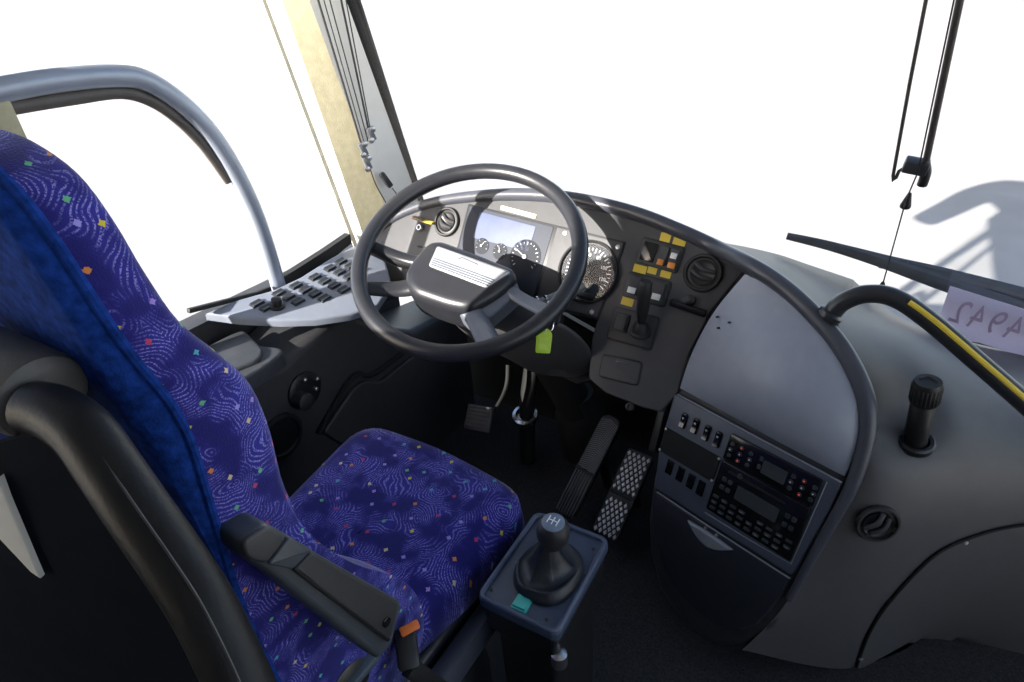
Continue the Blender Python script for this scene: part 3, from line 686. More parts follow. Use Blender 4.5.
spoke((425, 262), (362, 241), .013, .012, M_WHEEL); spoke((420, 285), (352, 287), .022, .014, M_WHEEL)
spoke((468, 300), (490, 345), .019, .023, M_SPOKE); spoke((500, 283), (553, 314), .013, .015, M_SPOKE)
hub = [(404, 272), (416, 254), (430, 241), (442, 240), (480, 254), (514, 268), (516, 280), (500, 294), (470, 312), (448, 308), (414, 296), (405, 286)]
MB().prism(WH, rnd([whuv(*q, -.02) for q in hub], .02), -.085, -.012, .022, 5).build('hub_pad', M_WHEEL, sw)
pl = [(437, 245), (511, 271), (486, 287), (428, 265)]
plate = MB().prism(WH, rnd([whuv(*q, -.008) for q in pl], .006), -.02, -.008, .004).build('horn_plate', M_PLATE, sw)
g, gw, gh = quadfr(Fr(WC-WN*.008, WH.u, WH.v, WN), *pl)
for k in range(4): MB().box(g, (0, -gh*(.12+.1*k), .0006), (gw*(.93-.02*k), .0022, .002), .0005).build('plate_rib', M_SPOKE, plate)
MB().tube([g.p(-.022, .012, .001), g.p(-.016, .017, .001), g.p(.022, .014, .001)], .0009, 6).build('plate_emblem', M_SPOKE, plate)
MB().prism(Fr(WC, WH.u, WH.v, WN), rnd([whuv(*q, -.03) for q in [(452, 306), (478, 302), (504, 283), (514, 277), (520, 288), (506, 301), (486, 318), (466, 320)]], .010), -.075, -.032, .010).build('spoke_web', M_SPOKE, sw)

colm = thing('steering_column', 'dark steering column shroud under the wheel reaching down to the floor', 'steering column', (-.66, 1.0, 0))
c0, c1 = WC-WN*.095, WC-WN*.20+V((.0, .06, 0))
MB().tube([c0, c1, c1.lerp(V((-.60, 1.20, .25)), .5), V((-.60, 1.18, .22))], .05, 18, n=4).build('column_tube', M_VOID, colm)
rows = []
SC = at(530, 345, 1.30); ct = [(whl(470, 300, -.10), .055, .035), (at(490, 315, 1.27), .095, .06), (at(520, 335, 1.28), .115, .075), (at(545, 352, 1.30), .10, .07), (at(556, 366, 1.33), .07, .05), (at(558, 372, 1.36), .02, .015)]
for c, a, b in ct:
    rows.append([c+WH.u*(a*math.copysign(abs(math.cos(t))**.7, math.cos(t)))+WH.n*(b*math.copysign(abs(math.sin(t))**.7, math.sin(t))) for t in [2*PI*k/28 for k in range(28)]])
rows = [list(x) for x in zip(*[cr(c, 4) for c in zip(*rows)])]
MB().grid(rows, closed_u=True).build('shroud', pbr('shroud_grey', (.055, .055, .058), .45, var=.06, bump=.15), colm, smooth=60)
MB().lathe(frame_n(V((-.60, 1.18, .25)), (0.0, -.25, 1)), [(.075, -.20), (.07, -.06), (.055, -.03), (.05, 0), (.045, .03)], 24).build('column_boot', M_RUB, colm)
qb = onz(525, 415, .17)
MB().lathe(frame_n(qb, (.05, -.3, 1)), [(.036, -.012), (.036, .004), (.027, .006), (.026, -.006)], 28).build('chrome_ring', M_CHROME, colm)
MB().tube([qb+V((0, 0, -.17)), qb+V((0, .015, .02)), qb+V((-.01, .08, .16)), qb+V((-.02, .14, .30))], lambda t: .024-.004*t, 14, n=4).build('column_gaiter', M_VOID, colm)
# stalk
st = thing('column_stalk', 'grey column stalk with chrome rings to the right of the hub', 'stalk', at(515, 296, 1.24))
sp3 = [at(497, 291, 1.22), at(528, 302, 1.22), at(543, 303, 1.23), at(560, 296, 1.24), at(583, 285, 1.25)]
MB().tube(sp3, lambda t: .010 if t < .5 else .0125, 12, n=5).build('stalk_arm', pbr('stalk_grey', (.16, .16, .17), .4), st)
for a, b in ((537, 303), (546, 302)): MB().lathe(frame_n(at(a, b, 1.225), sp3[3]-sp3[1]), [(.0105, -.003), (.0145, -.002), (.0145, .002), (.0105, .003)], 18).build('stalk_ring', M_CHROME, st)
st = thing('column_stalk', 'short dark column stalk between the two spokes on the window side of the hub', 'stalk', at(400, 268, 1.3))
MB().tube([at(430, 268, 1.27), at(400, 262, 1.27), at(372, 250, 1.27)], .011, 12, n=5).build('stalk_arm', M_BLACK, st)
# ignition key and tag
ig = thing('ignition_key', 'ignition key with ring in the barrel on the column shroud', 'key', at(556, 325, 1.2))
MB().lathe(frame_n(at(553, 318, 1.215), (at(540, 318, 1.1)-at(556, 320, 1.25))), [(.017, -.03), (.017, .004), (.013, .008), (.012, .002), (0, .002)], 20).build('lock_barrel', M_BLACK, ig)
MB().bar(at(553, 318, 1.205), at(549, 317, 1.175), .004, .020, .001).build('key_bow', M_STEEL, ig)
kr = at(548, 325, 1.172); MB().tube([kr+CX*(math.cos(2*PI*k/24)*.011)+CUP*(math.sin(2*PI*k/24)*.013) for k in range(24)], .0012, 8, closed=True).build('key_ring', M_CHROME, ig)
kf = Fr(at(544, 341, 1.17), CX, CUP, -CF).sub(0, 0, 0, -.06)
kt_ = thing('key_tag', 'lime green plastic tag hanging from the ignition key', 'key tag', kf.o)
MB().prism(kf, rnd([(-.0155, -.024), (.0135, -.024), (.0155, .014), (.008, .024), (-.008, .024), (-.0155, .016)], .004), -.002, .002, .001).build('tag_body', M_LIME, kt_)
MB().box(kf, (-.001, -.005, .0022), (.018, .024, .001)).build('tag_insert', pbr('lime_insert', (.58, .78, .12), .3), kt_)
MB().lathe(kf.sub(0, .018), [(.0035, -.0025), (.0035, .0026), (.002, .0028), (.002, -.0025)], 12).build('tag_eyelet', M_STEEL, kt_)

# ================================================================== SIDE SWITCH PANEL (under the window)
SPN = V((.285, -.05, .957)).normalized(); SPO = onx(205, 312, -1.205); SP = Fr(SPO, V((0, 1, 0)) - SPN*SPN.y, SPN.cross(V((0, 1, 0))), SPN)
SP = Fr(SPO, SP.u, SPN.cross(SP.u), SPN)
side = thing('side_console', 'dark moulded side console between the seat and the window', 'console', (-1.12, .7, 0))
swp = thing('side_switch_panel', 'pale blue-grey switch panel with dark rocker keys along the window side', 'switch panel', SPO, 'driver switch panels')
so = [(205, 313), (235, 300), (272, 290), (300, 277), (330, 258), (352, 246), (368, 246), (386, 262), (392, 284), (378, 305), (350, 314), (315, 319), (280, 320), (240, 318)]
MB().prism(SP, [SP.px(*q) for q in so], -.020, 0, .006).build('panel_body', M_SWP, swp)
keys = [(262, 303), (270, 307), (277, 294), (285, 297.5), (294, 302), (296, 287), (304, 290), (312, 293.5), (321, 297), (300, 299.5),
        (314, 279), (322, 282), (331, 285.5), (340, 289), (327, 269), (335, 272), (343, 275), (351, 279), (338, 264), (347, 267), (287, 291), (305, 298), (349, 293)]
keys = []
for (x, y, n) in ((257, 304, 2), (279, 293.5, 3), (296, 286, 4), (315, 277.5, 4), (330, 268.5, 4), (341, 262, 3)):
    for k in range(n): keys.append((x+k*9.6, y+k*4.2))
base = SP.px(300, 290); e = SP.px(318, 280); ang = math.atan2(e[1]-base[1], e[0]-base[0])
for x, y in keys:
    u, v = SP.px(x, y); f = SP.sub(u, v, 0, ang)
    rocker(f, .030, .017, swp, 'rocker_key')
u, v = SP.px(277, 306); g = SP.sub(u, v)
MB().lathe(g, [(.018, -.002), (.018, .005), (.011, .007), (.011, .020), (.008, .022), (0, .022)], 20).build('mirror_knob', M_BLACK, swp)
# console wall, ledge lid, pocket, recess cover
XW = -1.04
wo = [(165, 352), (205, 345), (262, 350), (300, 332), (350, 322), (395, 318), (440, 340), (470, 400), (470, 520), (300, 560), (200, 520)]
FWL = Fr((XW, .7, .3), (0, 1, 0), (0, 0, 1), (1, 0, 0))
wl = [(.05, .0), (1.30, .0), (1.30, .38), (1.06, .42), (.93, .50), (.88, .55), (.82, .57), (.72, .565), (.64, .545), (.56, .565), (.05, .565)]
MB().prism(FWL, [(y-.7, z-.3) for y, z in wl], -.17, 0, .02).build('console_wall', M_DARK, side)
LO = onx(265, 358, XW)
lz = .585
lid_o = [(-1.19, .15), (-1.19, .62), (-1.03, .66), (-1.015, .60), (-1.015, .15)]
MB().prism(WF, rnd(lid_o, .03), .55, lz, .008).build('ledge', pbr('ledge_plastic', (.05, .053, .06), .45, bump=.15), side)
l2 = [V((max(-1.185, onz(*q, lz).x), onz(*q, lz).y, 0)) for q in ((170, 352), (215, 333), (245, 333), (264, 352), (262, 362), (180, 395))]
MB().prism(WF, rnd([(p.x, p.y) for p in l2], .02), lz-.01, lz+.010, .006).build('ledge_lid', pbr('ledge_plastic'), side) if False else MB().prism(WF, rnd([(p.x, p.y) for p in l2], .02), lz-.01, lz+.010, .006).build('ledge_lid', MATS['ledge_plastic'], side)
def wall(x, y, off=0): return onx(x, y, XW+off)
def wpoly(l): return [(wall(*q).y-.7, wall(*q).z-.3) for q in l]
MB().prism(FWL, rnd(wpoly([(320, 432), (350, 388), (362, 380), (378, 381), (416, 351), (450, 360), (470, 420), (460, 470), (380, 470)]), .012), -.01, .012, .006).build('recess_cover', pbr('cover_plastic', (.032, .032, .035), .5, bump=.2), side)
MB().tube([wall(*q, .006) for q in ((318, 434), (346, 386), (358, 374), (374, 374), (412, 345))], .007, 8, n=4).build('cover_gap', M_VOID, side)
kn = thing('mirror_adjuster', 'black round adjuster knob with small bright pins on the side console', 'knob', wall(302, 392))
MB().lathe(frame_n(wall(304, 390), (1, 0, 0)), [(.045, .0006), (.045, .006), (.036, .010), (.030, .010), (0, .010)], 28).build('knob_base', M_BLACK, kn)
MB().lathe(frame_n(wall(299, 399, .008), (1, 0, 0)), [(.022, 0), (.020, .026), (.014, .030), (0, .030)], 22).build('knob_cap', M_RUB, kn)
for x, y in ((303, 379), (315, 378), (314, 388)): MB().lathe(frame_n(wall(x, y, .008), (1, 0, 0)), [(.005, 0), (.005, .010), (0, .012)], 12).build('pin', M_STEEL, kn)
pk_ = thing('cup_pocket', 'oval dark pocket in the side console beside the seat back', 'pocket', wall(283, 430))
MB().lathe(frame_n(wall(281, 436), (1, 0, 0), V((0, .35, 1))), [(.055, .0006), (.055, .006), (.046, .008), (.043, .002), (0, .002)], 28).build('pocket_rim', M_BLACK, pk_)

# ================================================================== DRIVER SEAT
SX = -.615
seat = thing('driver_seat', 'driver\'s seat in blue patterned moquette with plain blue velvet back', 'seat', (SX, .38, 0))
# (z, rear y, bolster y, centre y, half width)
lev_ = [(.43, .150, .300, .235, .205), (.50, .140, .318, .245, .225), (.57, .135, .320, .25, .232), (.64, .132, .300, .24, .232), (.72, .131, .250, .218, .230), (.79, .131, .218, .20, .230), (.86, .131, .208, .19, .232), (.92, .128, .214, .188, .235), (.965, .124, .214, .185, .236),
        (1.0, .120, .200, .178, .237), (1.04, .117, .178, .166, .238), (1.08, .114, .168, .160, .238), (1.115, .112, .166, .158, .230), (1.142, .112, .165, .158, .212), (1.160, .116, .160, .156, .180), (1.168, .126, .152, .150, .150)]
def section(cz, yr, yb, yc, hw):
    yr_, yb_ = yr, yb; th = yb-yr; c = min(.032 if cz > .97 else .032-.022*min(1, (.97-cz)/.14), th*.42); c -= .006 if cz > .9 else .004
    half = [(0, yr), (hw*.55, yr), (hw-c*1.1, yr+.002), (hw-c*.25, yr+c*.35), (hw, yr+c), (hw+.002, (yr+yb)/2), (hw, yb-c), (hw-c*.3, yb-c*.25), (hw-c*1.1, yb), (hw*.74, yb-.006), (hw*.5, yc+.004), (0, yc)]
    right = cr(half, 4); left = [V((-p[0], p[1], 0)) if False else (-p[0], p[1]) for p in reversed(right[1:-1])]
    return [(p[0], p[1]) for p in right] + left
secs = [section(*l) for l in lev_]
nP = len(secs[0])
rings = [[V((SX+p[0], p[1], l[0])) for p in s] for l, s in zip(lev_, secs)]
rings = [list(x) for x in zip(*[cr(c, 4) for c in zip(*rings)])]
i0 = 4*4            # index where the rear cover ends (right side); symmetrical on the left
cv = [[r[k % nP] for k in range(nP-i0, nP+i0+1)] for r in rings]
MB().grid(cv).build('back_cover', M_VELVET, seat, smooth=60)
ft = [[r[k] for k in range(i0, nP-i0+1)] for r in rings]
fb = MB().grid(ft); fb.vuv = []
hv = 0
for a_, r_ in enumerate(ft):
    if a_: hv += (r_[8]-ft[a_-1][8]).length
    su = [0]
    for k_ in range(1, len(r_)): su.append(su[-1]+(r_[k_]-r_[k_-1]).length)
    fb.vuv += [(u_, hv) for u_ in su]
top = rings[-1]; fb.add(top, [tuple(range(nP))]); fb.vuv += [(p.x, p.y+hv) for p in top]
fb.build('backrest', M_FAB, seat, smooth=60, uv=1.8)
pp = MB()
for sd in (i0, nP-i0): pp.tube([r[sd] for r in rings], .0035, 8)
pp.build('piping', M_VELVET, seat)
# cushion
def foot(hw, y0, y1, rr, bow=.018):
    pts = [(SX-hw+.05, y0), (SX+hw-.075, y0), (SX+hw-.028, (y0+y1)/2), (SX+hw, y1-.01), (SX, y1+bow), (SX-hw, y1+.01)]
    return rnd(pts, rr, 6)
CL = [(.345, .020, .0), (.37, .004, .0), (.41, 0, 0), (.445, .004, 0), (.462, .016, 0), (.472, .036, 0), (.478, .07, 0), (.481, .12, 0), (.482, .17, 0)]
cr_ = []
for z, ins_, _ in CL:
    hw, y0, y1 = .215-ins_, .215+ins_*.5, .645-ins_
    cr_.append([V((x, y, z + (.016 if z > .44 else 0)*max(0, (y-.3)/.35)**2 - (.0 if z < .47 else .006*(1+math.cos(PI*min(1, abs(x-SX)/.2)))))) for x, y in foot(hw, y0, y1, max(.02, .075-ins_*.3))])
for f_ in (.78, .55, .32, .12):
    cr_.append([V((SX+(p.x-SX)*f_, .43+(p.y-.43)*f_, 0)) for p in cr_[8]])
for r_ in cr_[5:]:
    for p in r_: e_ = min(1, abs(p.x-SX)/.2); p.z = min(p.z, 1) if p.z else .482; p.z = p.z if r_ in cr_[:9] else .482+.016*max(0, (p.y-.3)/.35)**2-.006*(1+math.cos(PI*e_))
k = len(cr_[0]); cm = MB().grid(cr_, closed_u=True); cm.add(cr_[-1], [tuple(range(k))]); cm.add(cr_[0], [tuple(range(k))])
cm.vuv = [(SX+(p.x-SX)*(1+2.2*max(0, .47-p.z)), .42+(p.y-.42)*(1+2.2*max(0, .47-p.z))) for p in cm.v]
cm.build('cushion', M_FAB, seat, smooth=70, uv=1.15)
# pan, suspension base, slide rail
MB().prism(WF, rrect(.33, .44, .04, 5, SX, .40), .29, .342, .01).build('seat_pan', pbr('pan_slate', (.030, .034, .045), .4), seat)
MB().lathe(Fr((SX, .38, 0), (1, 0, 0), (0, 1, 0), (0, 0, 1)), [(.20, .06), (.21, .09), (.17, .12), (.20, .15), (.165, .18), (.195, .21), (.16, .24), (.18, .27), (.17, .30)], 32).build('bellows', M_RUB, seat)
MB().box(WF, (SX, .38, .03), (.46, .50, .06), .01).build('base_plate', M_BLACK, seat)
MB().bar((-.425, .10, .300), (-.425, .56, .300), .03, .06, .006).build('side_rail', M_SLATE, seat)
MB().lathe(frame_n((-.392, .20, .58), (1, 0, 0)), [(.026, -.02), (.030, .012), (.024, .016), (0, .016)], 22).build('recline_knob', M_BLACK, seat)
# armrest
A, Bq = onx(272, 552, -.355), onx(386, 630, -.335)
ad = (Bq-A); AL = ad.length; ad.normalize()
au = (V((1, 0, 0))-ad*ad.x).normalized(); aw = ad.cross(au)
aw = aw if aw.dot(CUP) > 0 else -aw
AF = Fr(A, ad, aw, au)
def afp(l, n, r): return rnd([AF.px(x, y, n) for x, y in l], r)
arm = MB().prism(AF, afp([(240, 541), (268, 524), (290, 536), (313, 551), (404, 603), (392, 648), (379, 661), (266, 572), (246, 560)], .010, .006), -.03, .010, .006).build('armrest', pbr('armrest_plastic', (.050, .058, .068), .42, bump=.15), seat)
MB().prism(AF, afp([(313, 552), (400, 603), (390, 644), (294, 571)], .016, .004), .009, .016, .003).build('armrest_pad', pbr('pad_black', (.022, .022, .023), .6, bump=.2), arm)
MB().prism(AF, afp([(290, 537), (313, 550), (293, 570), (269, 565)], .014, .003), .009, .014, .002).build('armrest_shoulder', MATS['armrest_plastic'], arm)
MB().prism(AF, afp([(242, 542), (268, 526), (288, 538), (267, 565), (247, 559)], .013, .006), .009, .013, .003).build('armrest_cap', M_DARK, arm)
MB().lathe(AF.sub(*AF.px(386, 622, .016), .016), [(.005, .0), (.005, .0015), (.003, .002), (0, .002)], 16).build('armrest_button', M_GLOSSB, arm)
MB().bar(onx(322, 705, -.384), onx(371, 650, -.384), .03, .012, .003).build('side_trim', pbr('trim_slate', (.06, .08, .10), .4), seat)
# belt buckle
bq = at(408, 629, .70)
bk = thing('seat_belt_buckle', 'black seat belt buckle with orange release button beside the cushion', 'buckle', bq)
bf = frame_n(bq, (CAM-bq), V((.1, 0, 1)))
MB().box(bf, (-.004, -.020, -.012), (.026, .046, .018), .005).build('buckle_body', M_BLACK, bk)
MB().box(bf.sub(0, 0, 0, .25), (.002, .0, .0), (.023, .011, .008), .002).build('release_button', M_ORANGE, bk)
MB().bar(bf.p(-.004, -.040, -.014), V((-.355, .33, .36)), .012, .022, .002).build('buckle_stem', M_BLACK, bk)

# ================================================================== GEAR LEVER CONSOLE
GZ = .45
gc = [onz(*q, GZ) for q in ((473, 598), (539, 512), (611, 542), (557, 636))]
gcen = sum(gc, V())/4
GU = ((gc[3]-gc[0])+(gc[2]-gc[1])).normalized(); GU.z = 0; GU.normalize(); GVv = V((-GU.y, GU.x, 0)); GF = Fr(gcen, GU, GVv, (0, 0, 1))
gw = ((gc[3]-gc[0]).length+(gc[2]-gc[1]).length)/2; gh = ((gc[1]-gc[0]).length+(gc[2]-gc[3]).length)/2
gcn = thing('gear_console', 'slate blue gear lever box on a dark pedestal beside the seat', 'gear console', (gcen.x, gcen.y, 0))
rows = [[GF.p(x*s, y*s, z) for x, y in rrect(gw*.96, gh*.97, .012, 4)] for z, s in ((-.0145, 1), (-.03, .985), (-.07, .955), (-.075, .90), (-.10, .80), (-.449, .78))]
bm_ = MB().grid(rows, closed_u=True); bm_.add(rows[-1], [tuple(range(len(rows[0])))]); bm_.build('console_body', M_BLACK, gcn)
MB().prism(GF, rrect(gw, gh, .012), -.014, .0, .003).build('top_plate', M_BOXTOP, gcn)
rim = MB(); rr = rrect(gw-.008, gh-.008, .011, 5); rim.tube([GF.p(x, y, .002) for x, y in rr], .0042, 10, closed=True, up=V((0, 0, 1))); rim.build('plate_rim', pbr('rim_slate', (.075, .095, .15), .35), gcn)
def gpx(x, y, z=0): q = onz(x, y, GZ+z)-gcen; return q.dot(GU), q.dot(GVv)
for x, y in ((491, 590), (546, 620), (593, 549)): MB().lathe(GF.sub(*gpx(x, y), .0), [(.0026, -.001), (.0026, .0012), (0, .0018)], 10).build('plate_screw', M_BLACK, gcn)
MB().lathe(frame_n(gpx and onz(559, 655, .385), (0, 0, 1)), [(.012, -.02), (.012, .004), (.006, .008), (0, .008)], 14).build('corner_bolt', M_STEEL, gcn)
f = GF.sub(*gpx(523, 603), 0, .02)
tsw = MB().prism(f, rrect(.026, .033, .003), .0003, .003, .001).build('switch_rim', pbr('teal_dark', (.02, .14, .14), .4), gcn)
rocker(f.sub(0, 0, .002), .024, .031, tsw, 'rocker_switch', M_GREEN)
# gaiter and lever
gl = thing('gear_lever', 'black gear lever with round knob and leather gaiter on the slate console', 'gear lever', GF.p(*gpx(549, 572)))
cu, cv_ = gpx(549, 573); rows = []
for z, rx, ry, wob in ((.0005, .050, .060, 0), (.006, .051, .061, .02), (.014, .048, .058, .05), (.020, .044, .053, .07), (.016, .038, .046, .12), (.018, .030, .036, .20), (.030, .022, .026, .26), (.045, .017, .019, .2), (.062, .012, .013, .08), (.078, .010, .010, 0)):
    rows.append([GF.p(cu+.95*rx*math.copysign(abs(math.cos(t))**.8, math.cos(t))*(1+wob*math.sin(4*t+.6)), cv_+.95*ry*math.copysign(abs(math.sin(t))**.8, math.sin(t))*(1+wob*math.cos(3*t)), z) for t in [2*PI*k/36 for k in range(36)]])
rows = [list(x) for x in zip(*[cr(c, 3) for c in zip(*rows)])]
MB().grid(rows, closed_u=True).build('gaiter', pbr('leather', (.016, .018, .024), .42, bump=.5, bs=220), gl, smooth=70)
kz = .125; kc = at(553, 535, 1) ; kpos = onz(553, 531, GZ+.105)
MB().tube([GF.p(cu, cv_, .06), kpos], .010, 14).build('lever_stem', M_BLACK, gl)
KF = frame_n(kpos, (kpos-GF.p(cu, cv_, .0))+V((0, 0, .1)))
KF = Fr(kpos, GU-KF.n*GU.dot(KF.n), KF.n.cross(GU-KF.n*GU.dot(KF.n)), KF.n)
MB().lathe(KF, [(.010, -.034), (.016, -.026), (.0225, -.012), (.0240, 0), (.0225, .010), (.018, .017), (.0155, .019)], 30).build('knob', M_RUB, gl)
kcap = MB().lathe(KF, [(.0165, .0165), (.0165, .019), (.012, .0215), (0, .0225)], 24).build('knob_cap', pbr('cap_slate', (.16, .20, .27), .25), gl)
sh = MB()
for x in (-.007, 0, .007): sh.box(KF, (x, 0, .0222), (.0014, .013, .001))
sh.box(KF, (0, 0, .0224), (.0155, .0014, .001)); sh.build('shift_pattern', M_MARK, kcap)

# ================================================================== PEDALS
def pedal(name, label, a, b, za, zb, w, kind):
    A_, B_ = onz(*a, za), onz(*b, zb); d = B_-A_; L_ = d.length; u = V((d.y, -d.x, 0)).normalized(); d.normalize()
    f = Fr(A_, u, d, u.cross(d)); t = thing(name, label, 'pedal', (A_.x, A_.y, 0), 'floor pedals')
    MB().prism(f, rnd([(-w/2, 0), (w/2, 0), (w/2, L_), (-w/2, L_)], w*.45 if kind == 'ribbed' else .01), -.012, 0, .003).build('pedal_plate', M_BLACK if kind != 'grid' else M_DARK, t)
    if kind == 'ribbed':
        m = MB(); n = 26
        for i in range(n):
            v = L_*(.46+.5*i/n); m.tube([f.p(-w*.44, v-.004, 0), f.p(0, v+.004, .001), f.p(w*.44, v-.004, 0)], .0016, 6)
        for i in range(7): x = w*(-.42+.14*i); m.bar(f.p(x, .005, .001), f.p(x, L_*.43, .001), .0022, .003, .0005)
        m.build('tread_ribs', pbr('rib_rubber', (.16, .17, .19), .45), t)
        MB().bar(f.p(-w*.48, L_*.445, .002), f.p(w*.48, L_*.445, .002), .012, .004, .001).build('pedal_hinge', M_DARK, t)
    if kind == 'grid':
        m = MB(); nu, nv = 5, 19
        for j in range(nv):
            for i in range(nu - (j % 2)):
                x = w*(-.38+.19*i+(.095 if j % 2 else 0)); y = L_*(.03+.96*j/nv)
                if abs(y-L_*.48) < .012: continue
                s_ = .0046; m.prism(f, [(x-s_, y), (x, y-s_*1.5), (x+s_, y), (x, y+s_*1.5)], -.001, .003, .001, 1)
        m.build('tread_studs', pbr('stud_steel', (.62, .63, .66), .35, .5), t)
        MB().bar(f.p(-w*.48, L_*.48, .001), f.p(w*.48, L_*.48, .001), .012, .003, .001).build('pedal_hinge', M_DARK, t)
    MB().bar(f.p(0, L_*.7, -.01), f.p(0, L_*.7, -.01)+V((0, .06, -max(zb*.8, .05)+.01)), .02, .02, .002).build('pedal_arm', M_BLACK, t)
    return t
pedal('floor_pedal', 'long black ribbed accelerator pedal with rounded top', (563, 515), (613, 416), .06, .26, .060, 'ribbed')
pedal('floor_pedal', 'long brake pedal studded with bright diamond treads beside the ribbed pedal', (604, 535), (641, 452), .06, .20, .070, 'grid')
cp_ = at(478, 418, 1.60); f = frame_n(cp_, (.15, -.75, .65))
cl = thing('clutch_pedal', 'small square black clutch pedal on a thin bent arm', 'pedal', (cp_.x, cp_.y, 0), 'floor pedals')
pad = MB().prism(f, rnd([(-.036, -.034), (.036, -.034), (.036, .034), (-.036, .034)], .006), -.012, 0, .003)
for i in range(6): pad.bar(f.p(-.03, -.026+.0105*i, .0005), f.p(.03, -.026+.0105*i, .0005), .003, .003, .0005)
pad.build('pedal_pad', pbr('pad_rubber', (.06, .06, .065), .5), cl)
MB().tube([cp_+V((0, .012, -.01)), at(492, 413, 1.62), at(502, 398, 1.62), at(507, 383, 1.62), at(508, 365, 1.62)], .006, 10, n=5).build('pedal_arm', M_VOID, cl)

# ================================================================== GRAB RAIL AND PARTITION BEHIND THE SEAT
gr = thing('grab_rail', 'thick black padded grab rail curving down behind the seat, nearest the viewer', 'grab rail', at(70, 430, .36))
gp = [at(35, 408, .362), at(58, 414, .357), at(85, 434, .35), at(112, 472, .343), at(140, 513, .337), at(170, 556, .333), (at(199, 600, .330)), at(222, 644, .329), at(243, 690, .328), at(266, 750, .328), at(290, 830, .328)]
gp = [CAM+(p-CAM)*.965 for p in gp]
MB().tube(gp, .0160, 22, n=6).build('rail_tube', pbr('rail_rubber', (.009, .009, .010), .42, var=.12, bump=.2, bs=300, spec=.22), gr)
seamp = cr(gp, 6)
MB().tube([p+(CAM-p).normalized()*.0158+V((0, 0, .001)) for p in seamp[8:]], .0008, 6).build('rail_seam', M_DARK, gr)
fa, fb_ = at(-60, 345, .395), at(48, 399, .362)
fd = (fb_-fa).normalized(); ffr = frame_n(fa, fd); fl = (fb_-fa).length
MB().lathe(ffr, [(.026, 0), (.027, fl*.5), (.028, fl*.9), (.026, fl*.97), (.021, fl), (0, fl)], 30).build('end_fitting', M_FIT, gr)
ptn = thing('partition_panel', 'dark navy partition panel behind the driver\'s seat, below the grab rail', 'partition', (-.6, .09, 0))
pf = Fr((-.33, .098, 0), (.937, .35, 0), (0, 0, 1), (.35, -.937, 0))
pt_ = [pf.px(x, y) for x, y in ((-30, 452), (20, 436), (55, 437), (82, 452), (110, 487), (140, 528), (170, 571), (199, 614), (224, 662), (246, 715))]
poly = pt_ + [(pt_[-1][0]+.02, .02), (-.93, .02), (-.93, 1.08), (-.40, 1.08)]  # far end, out of view, is raised to keep sun off the pedals
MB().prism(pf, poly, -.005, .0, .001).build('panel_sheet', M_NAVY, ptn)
lt2 = [(-2, 478), (6, 500), (40, 579), (30, 572), (-4, 536), (-40, 520)]  # pale sliver in place of light seen through a gap
tag(MB().prism(pf, [pf.px(x, y, .005) for x, y in lt2], .001, .005, .001).build('gap_light_strip', M_PALE), 'pale pointed strip standing for light through a gap at the partition', 'trim strip')

# ================================================================== BLIND CORDS, WIPER, CARD
GPL = V((0, glass_y(0, .68)-.045, .68))
def up_to(a, b, z=1.97): return b+(b-a)*((z-b.z)/(b.z-a.z))
def gpl(x, y, off=0): return onp(x, y, GPL-GN*(-off), GN)
bl = thing('blind_rod', 'dark thick rod of the windscreen blind hanging with a black end block', 'blind rod', gpl(925, 165), 'windscreen blind fittings')
MB().tube([up_to(gpl(926, 162), gpl(960, 0)), gpl(960, 0), gpl(926, 162)], .0052, 10).build('rod', pbr('rod_brown', (.045, .04, .038), .4), bl)
MB().box(frame_n(gpl(916, 166), GN, V((.15, 0, 1))), (0, 0, 0), (.036, .022, .024), .003).build('end_block', M_SWK, bl)
MB().tube([gpl(924, 160), gpl(926, 172), gpl(922, 185)], .008, 10, n=4).build('rod_end', M_BLACK, bl)
bl = thing('blind_rod', 'thin dark rod with a hooked end left of the thick blind rod', 'blind rod', gpl(893, 178), 'windscreen blind fittings')
MB().tube([up_to(gpl(910, 82), gpl(926, 0)), gpl(926, 0), gpl(910, 82), gpl(893, 176), gpl(893, 181), gpl(896, 178), gpl(899, 171), gpl(903, 168.5)], .0028, 8).build('rod', pbr('rod_brown2', (.05, .045, .042), .4), bl)
bc = thing('pull_string', 'thin cord running from the blind rods down to a rubber foot on the dash', 'cord', gpl(881, 288), 'windscreen blind fittings')
MB().tube([up_to(gpl(918, 172, .016), gpl(954, 0, .016))]+[gpl(x, y, .016) for x, y in ((954, 0), (918, 172), (906, 200), (882, 287))], .0012, 6).build('cord_line', M_BLACK, bc)
MB().lathe(frame_n(gpl(905, 207), gpl(911, 190)-gpl(905, 207)), [(.0085, 0), (.009, .003), (.003, .028), (0, .03)], 14).build('cord_toggle', M_BLACK, bc)
MB().lathe(frame_n(gpl(881, 291), gpl(884, 278)-gpl(881, 291)), [(.008, -.004), (.008, .004), (.003, .022), (0, .024)], 14).build('cord_foot', M_RUB, bc)
# cords on the left pillar
LN = (E3[1]-E2[1]).cross(E2[3]-E2[1]).normalized(); LN = LN if LN.dot(CAM-E2[1]) > 0 else -LN; LPL = E2[1]+LN*.018
def lpl(x, y, off=0): return onp(x, y, LPL+LN*off, LN)
names = ['outermost blind cord on the pillar, nearest the cream trim', 'second blind cord from the cream trim on the pillar', 'middle blind cord of the five on the pillar', 'fourth blind cord from the cream trim on the pillar', 'blind cord on the pillar nearest the black windscreen seal']
for lab, a, b, r in zip(names, ((315, -10), (321, -10), (327, -10), (339, -10), (344, -10)), ((363, 150), (365, 146), (368, 141), (369.5, 134), (371, 133)), (.0026, .0012, .0014, .0024, .0014)):
    tag(MB().tube([up_to(lpl(*b), lpl(*a)), lpl(*b)], r, 8).build('blind_string', pbr('cord_grey', (.035, .037, .042), .5)), lab, 'cord', 'blind cords on the pillar')
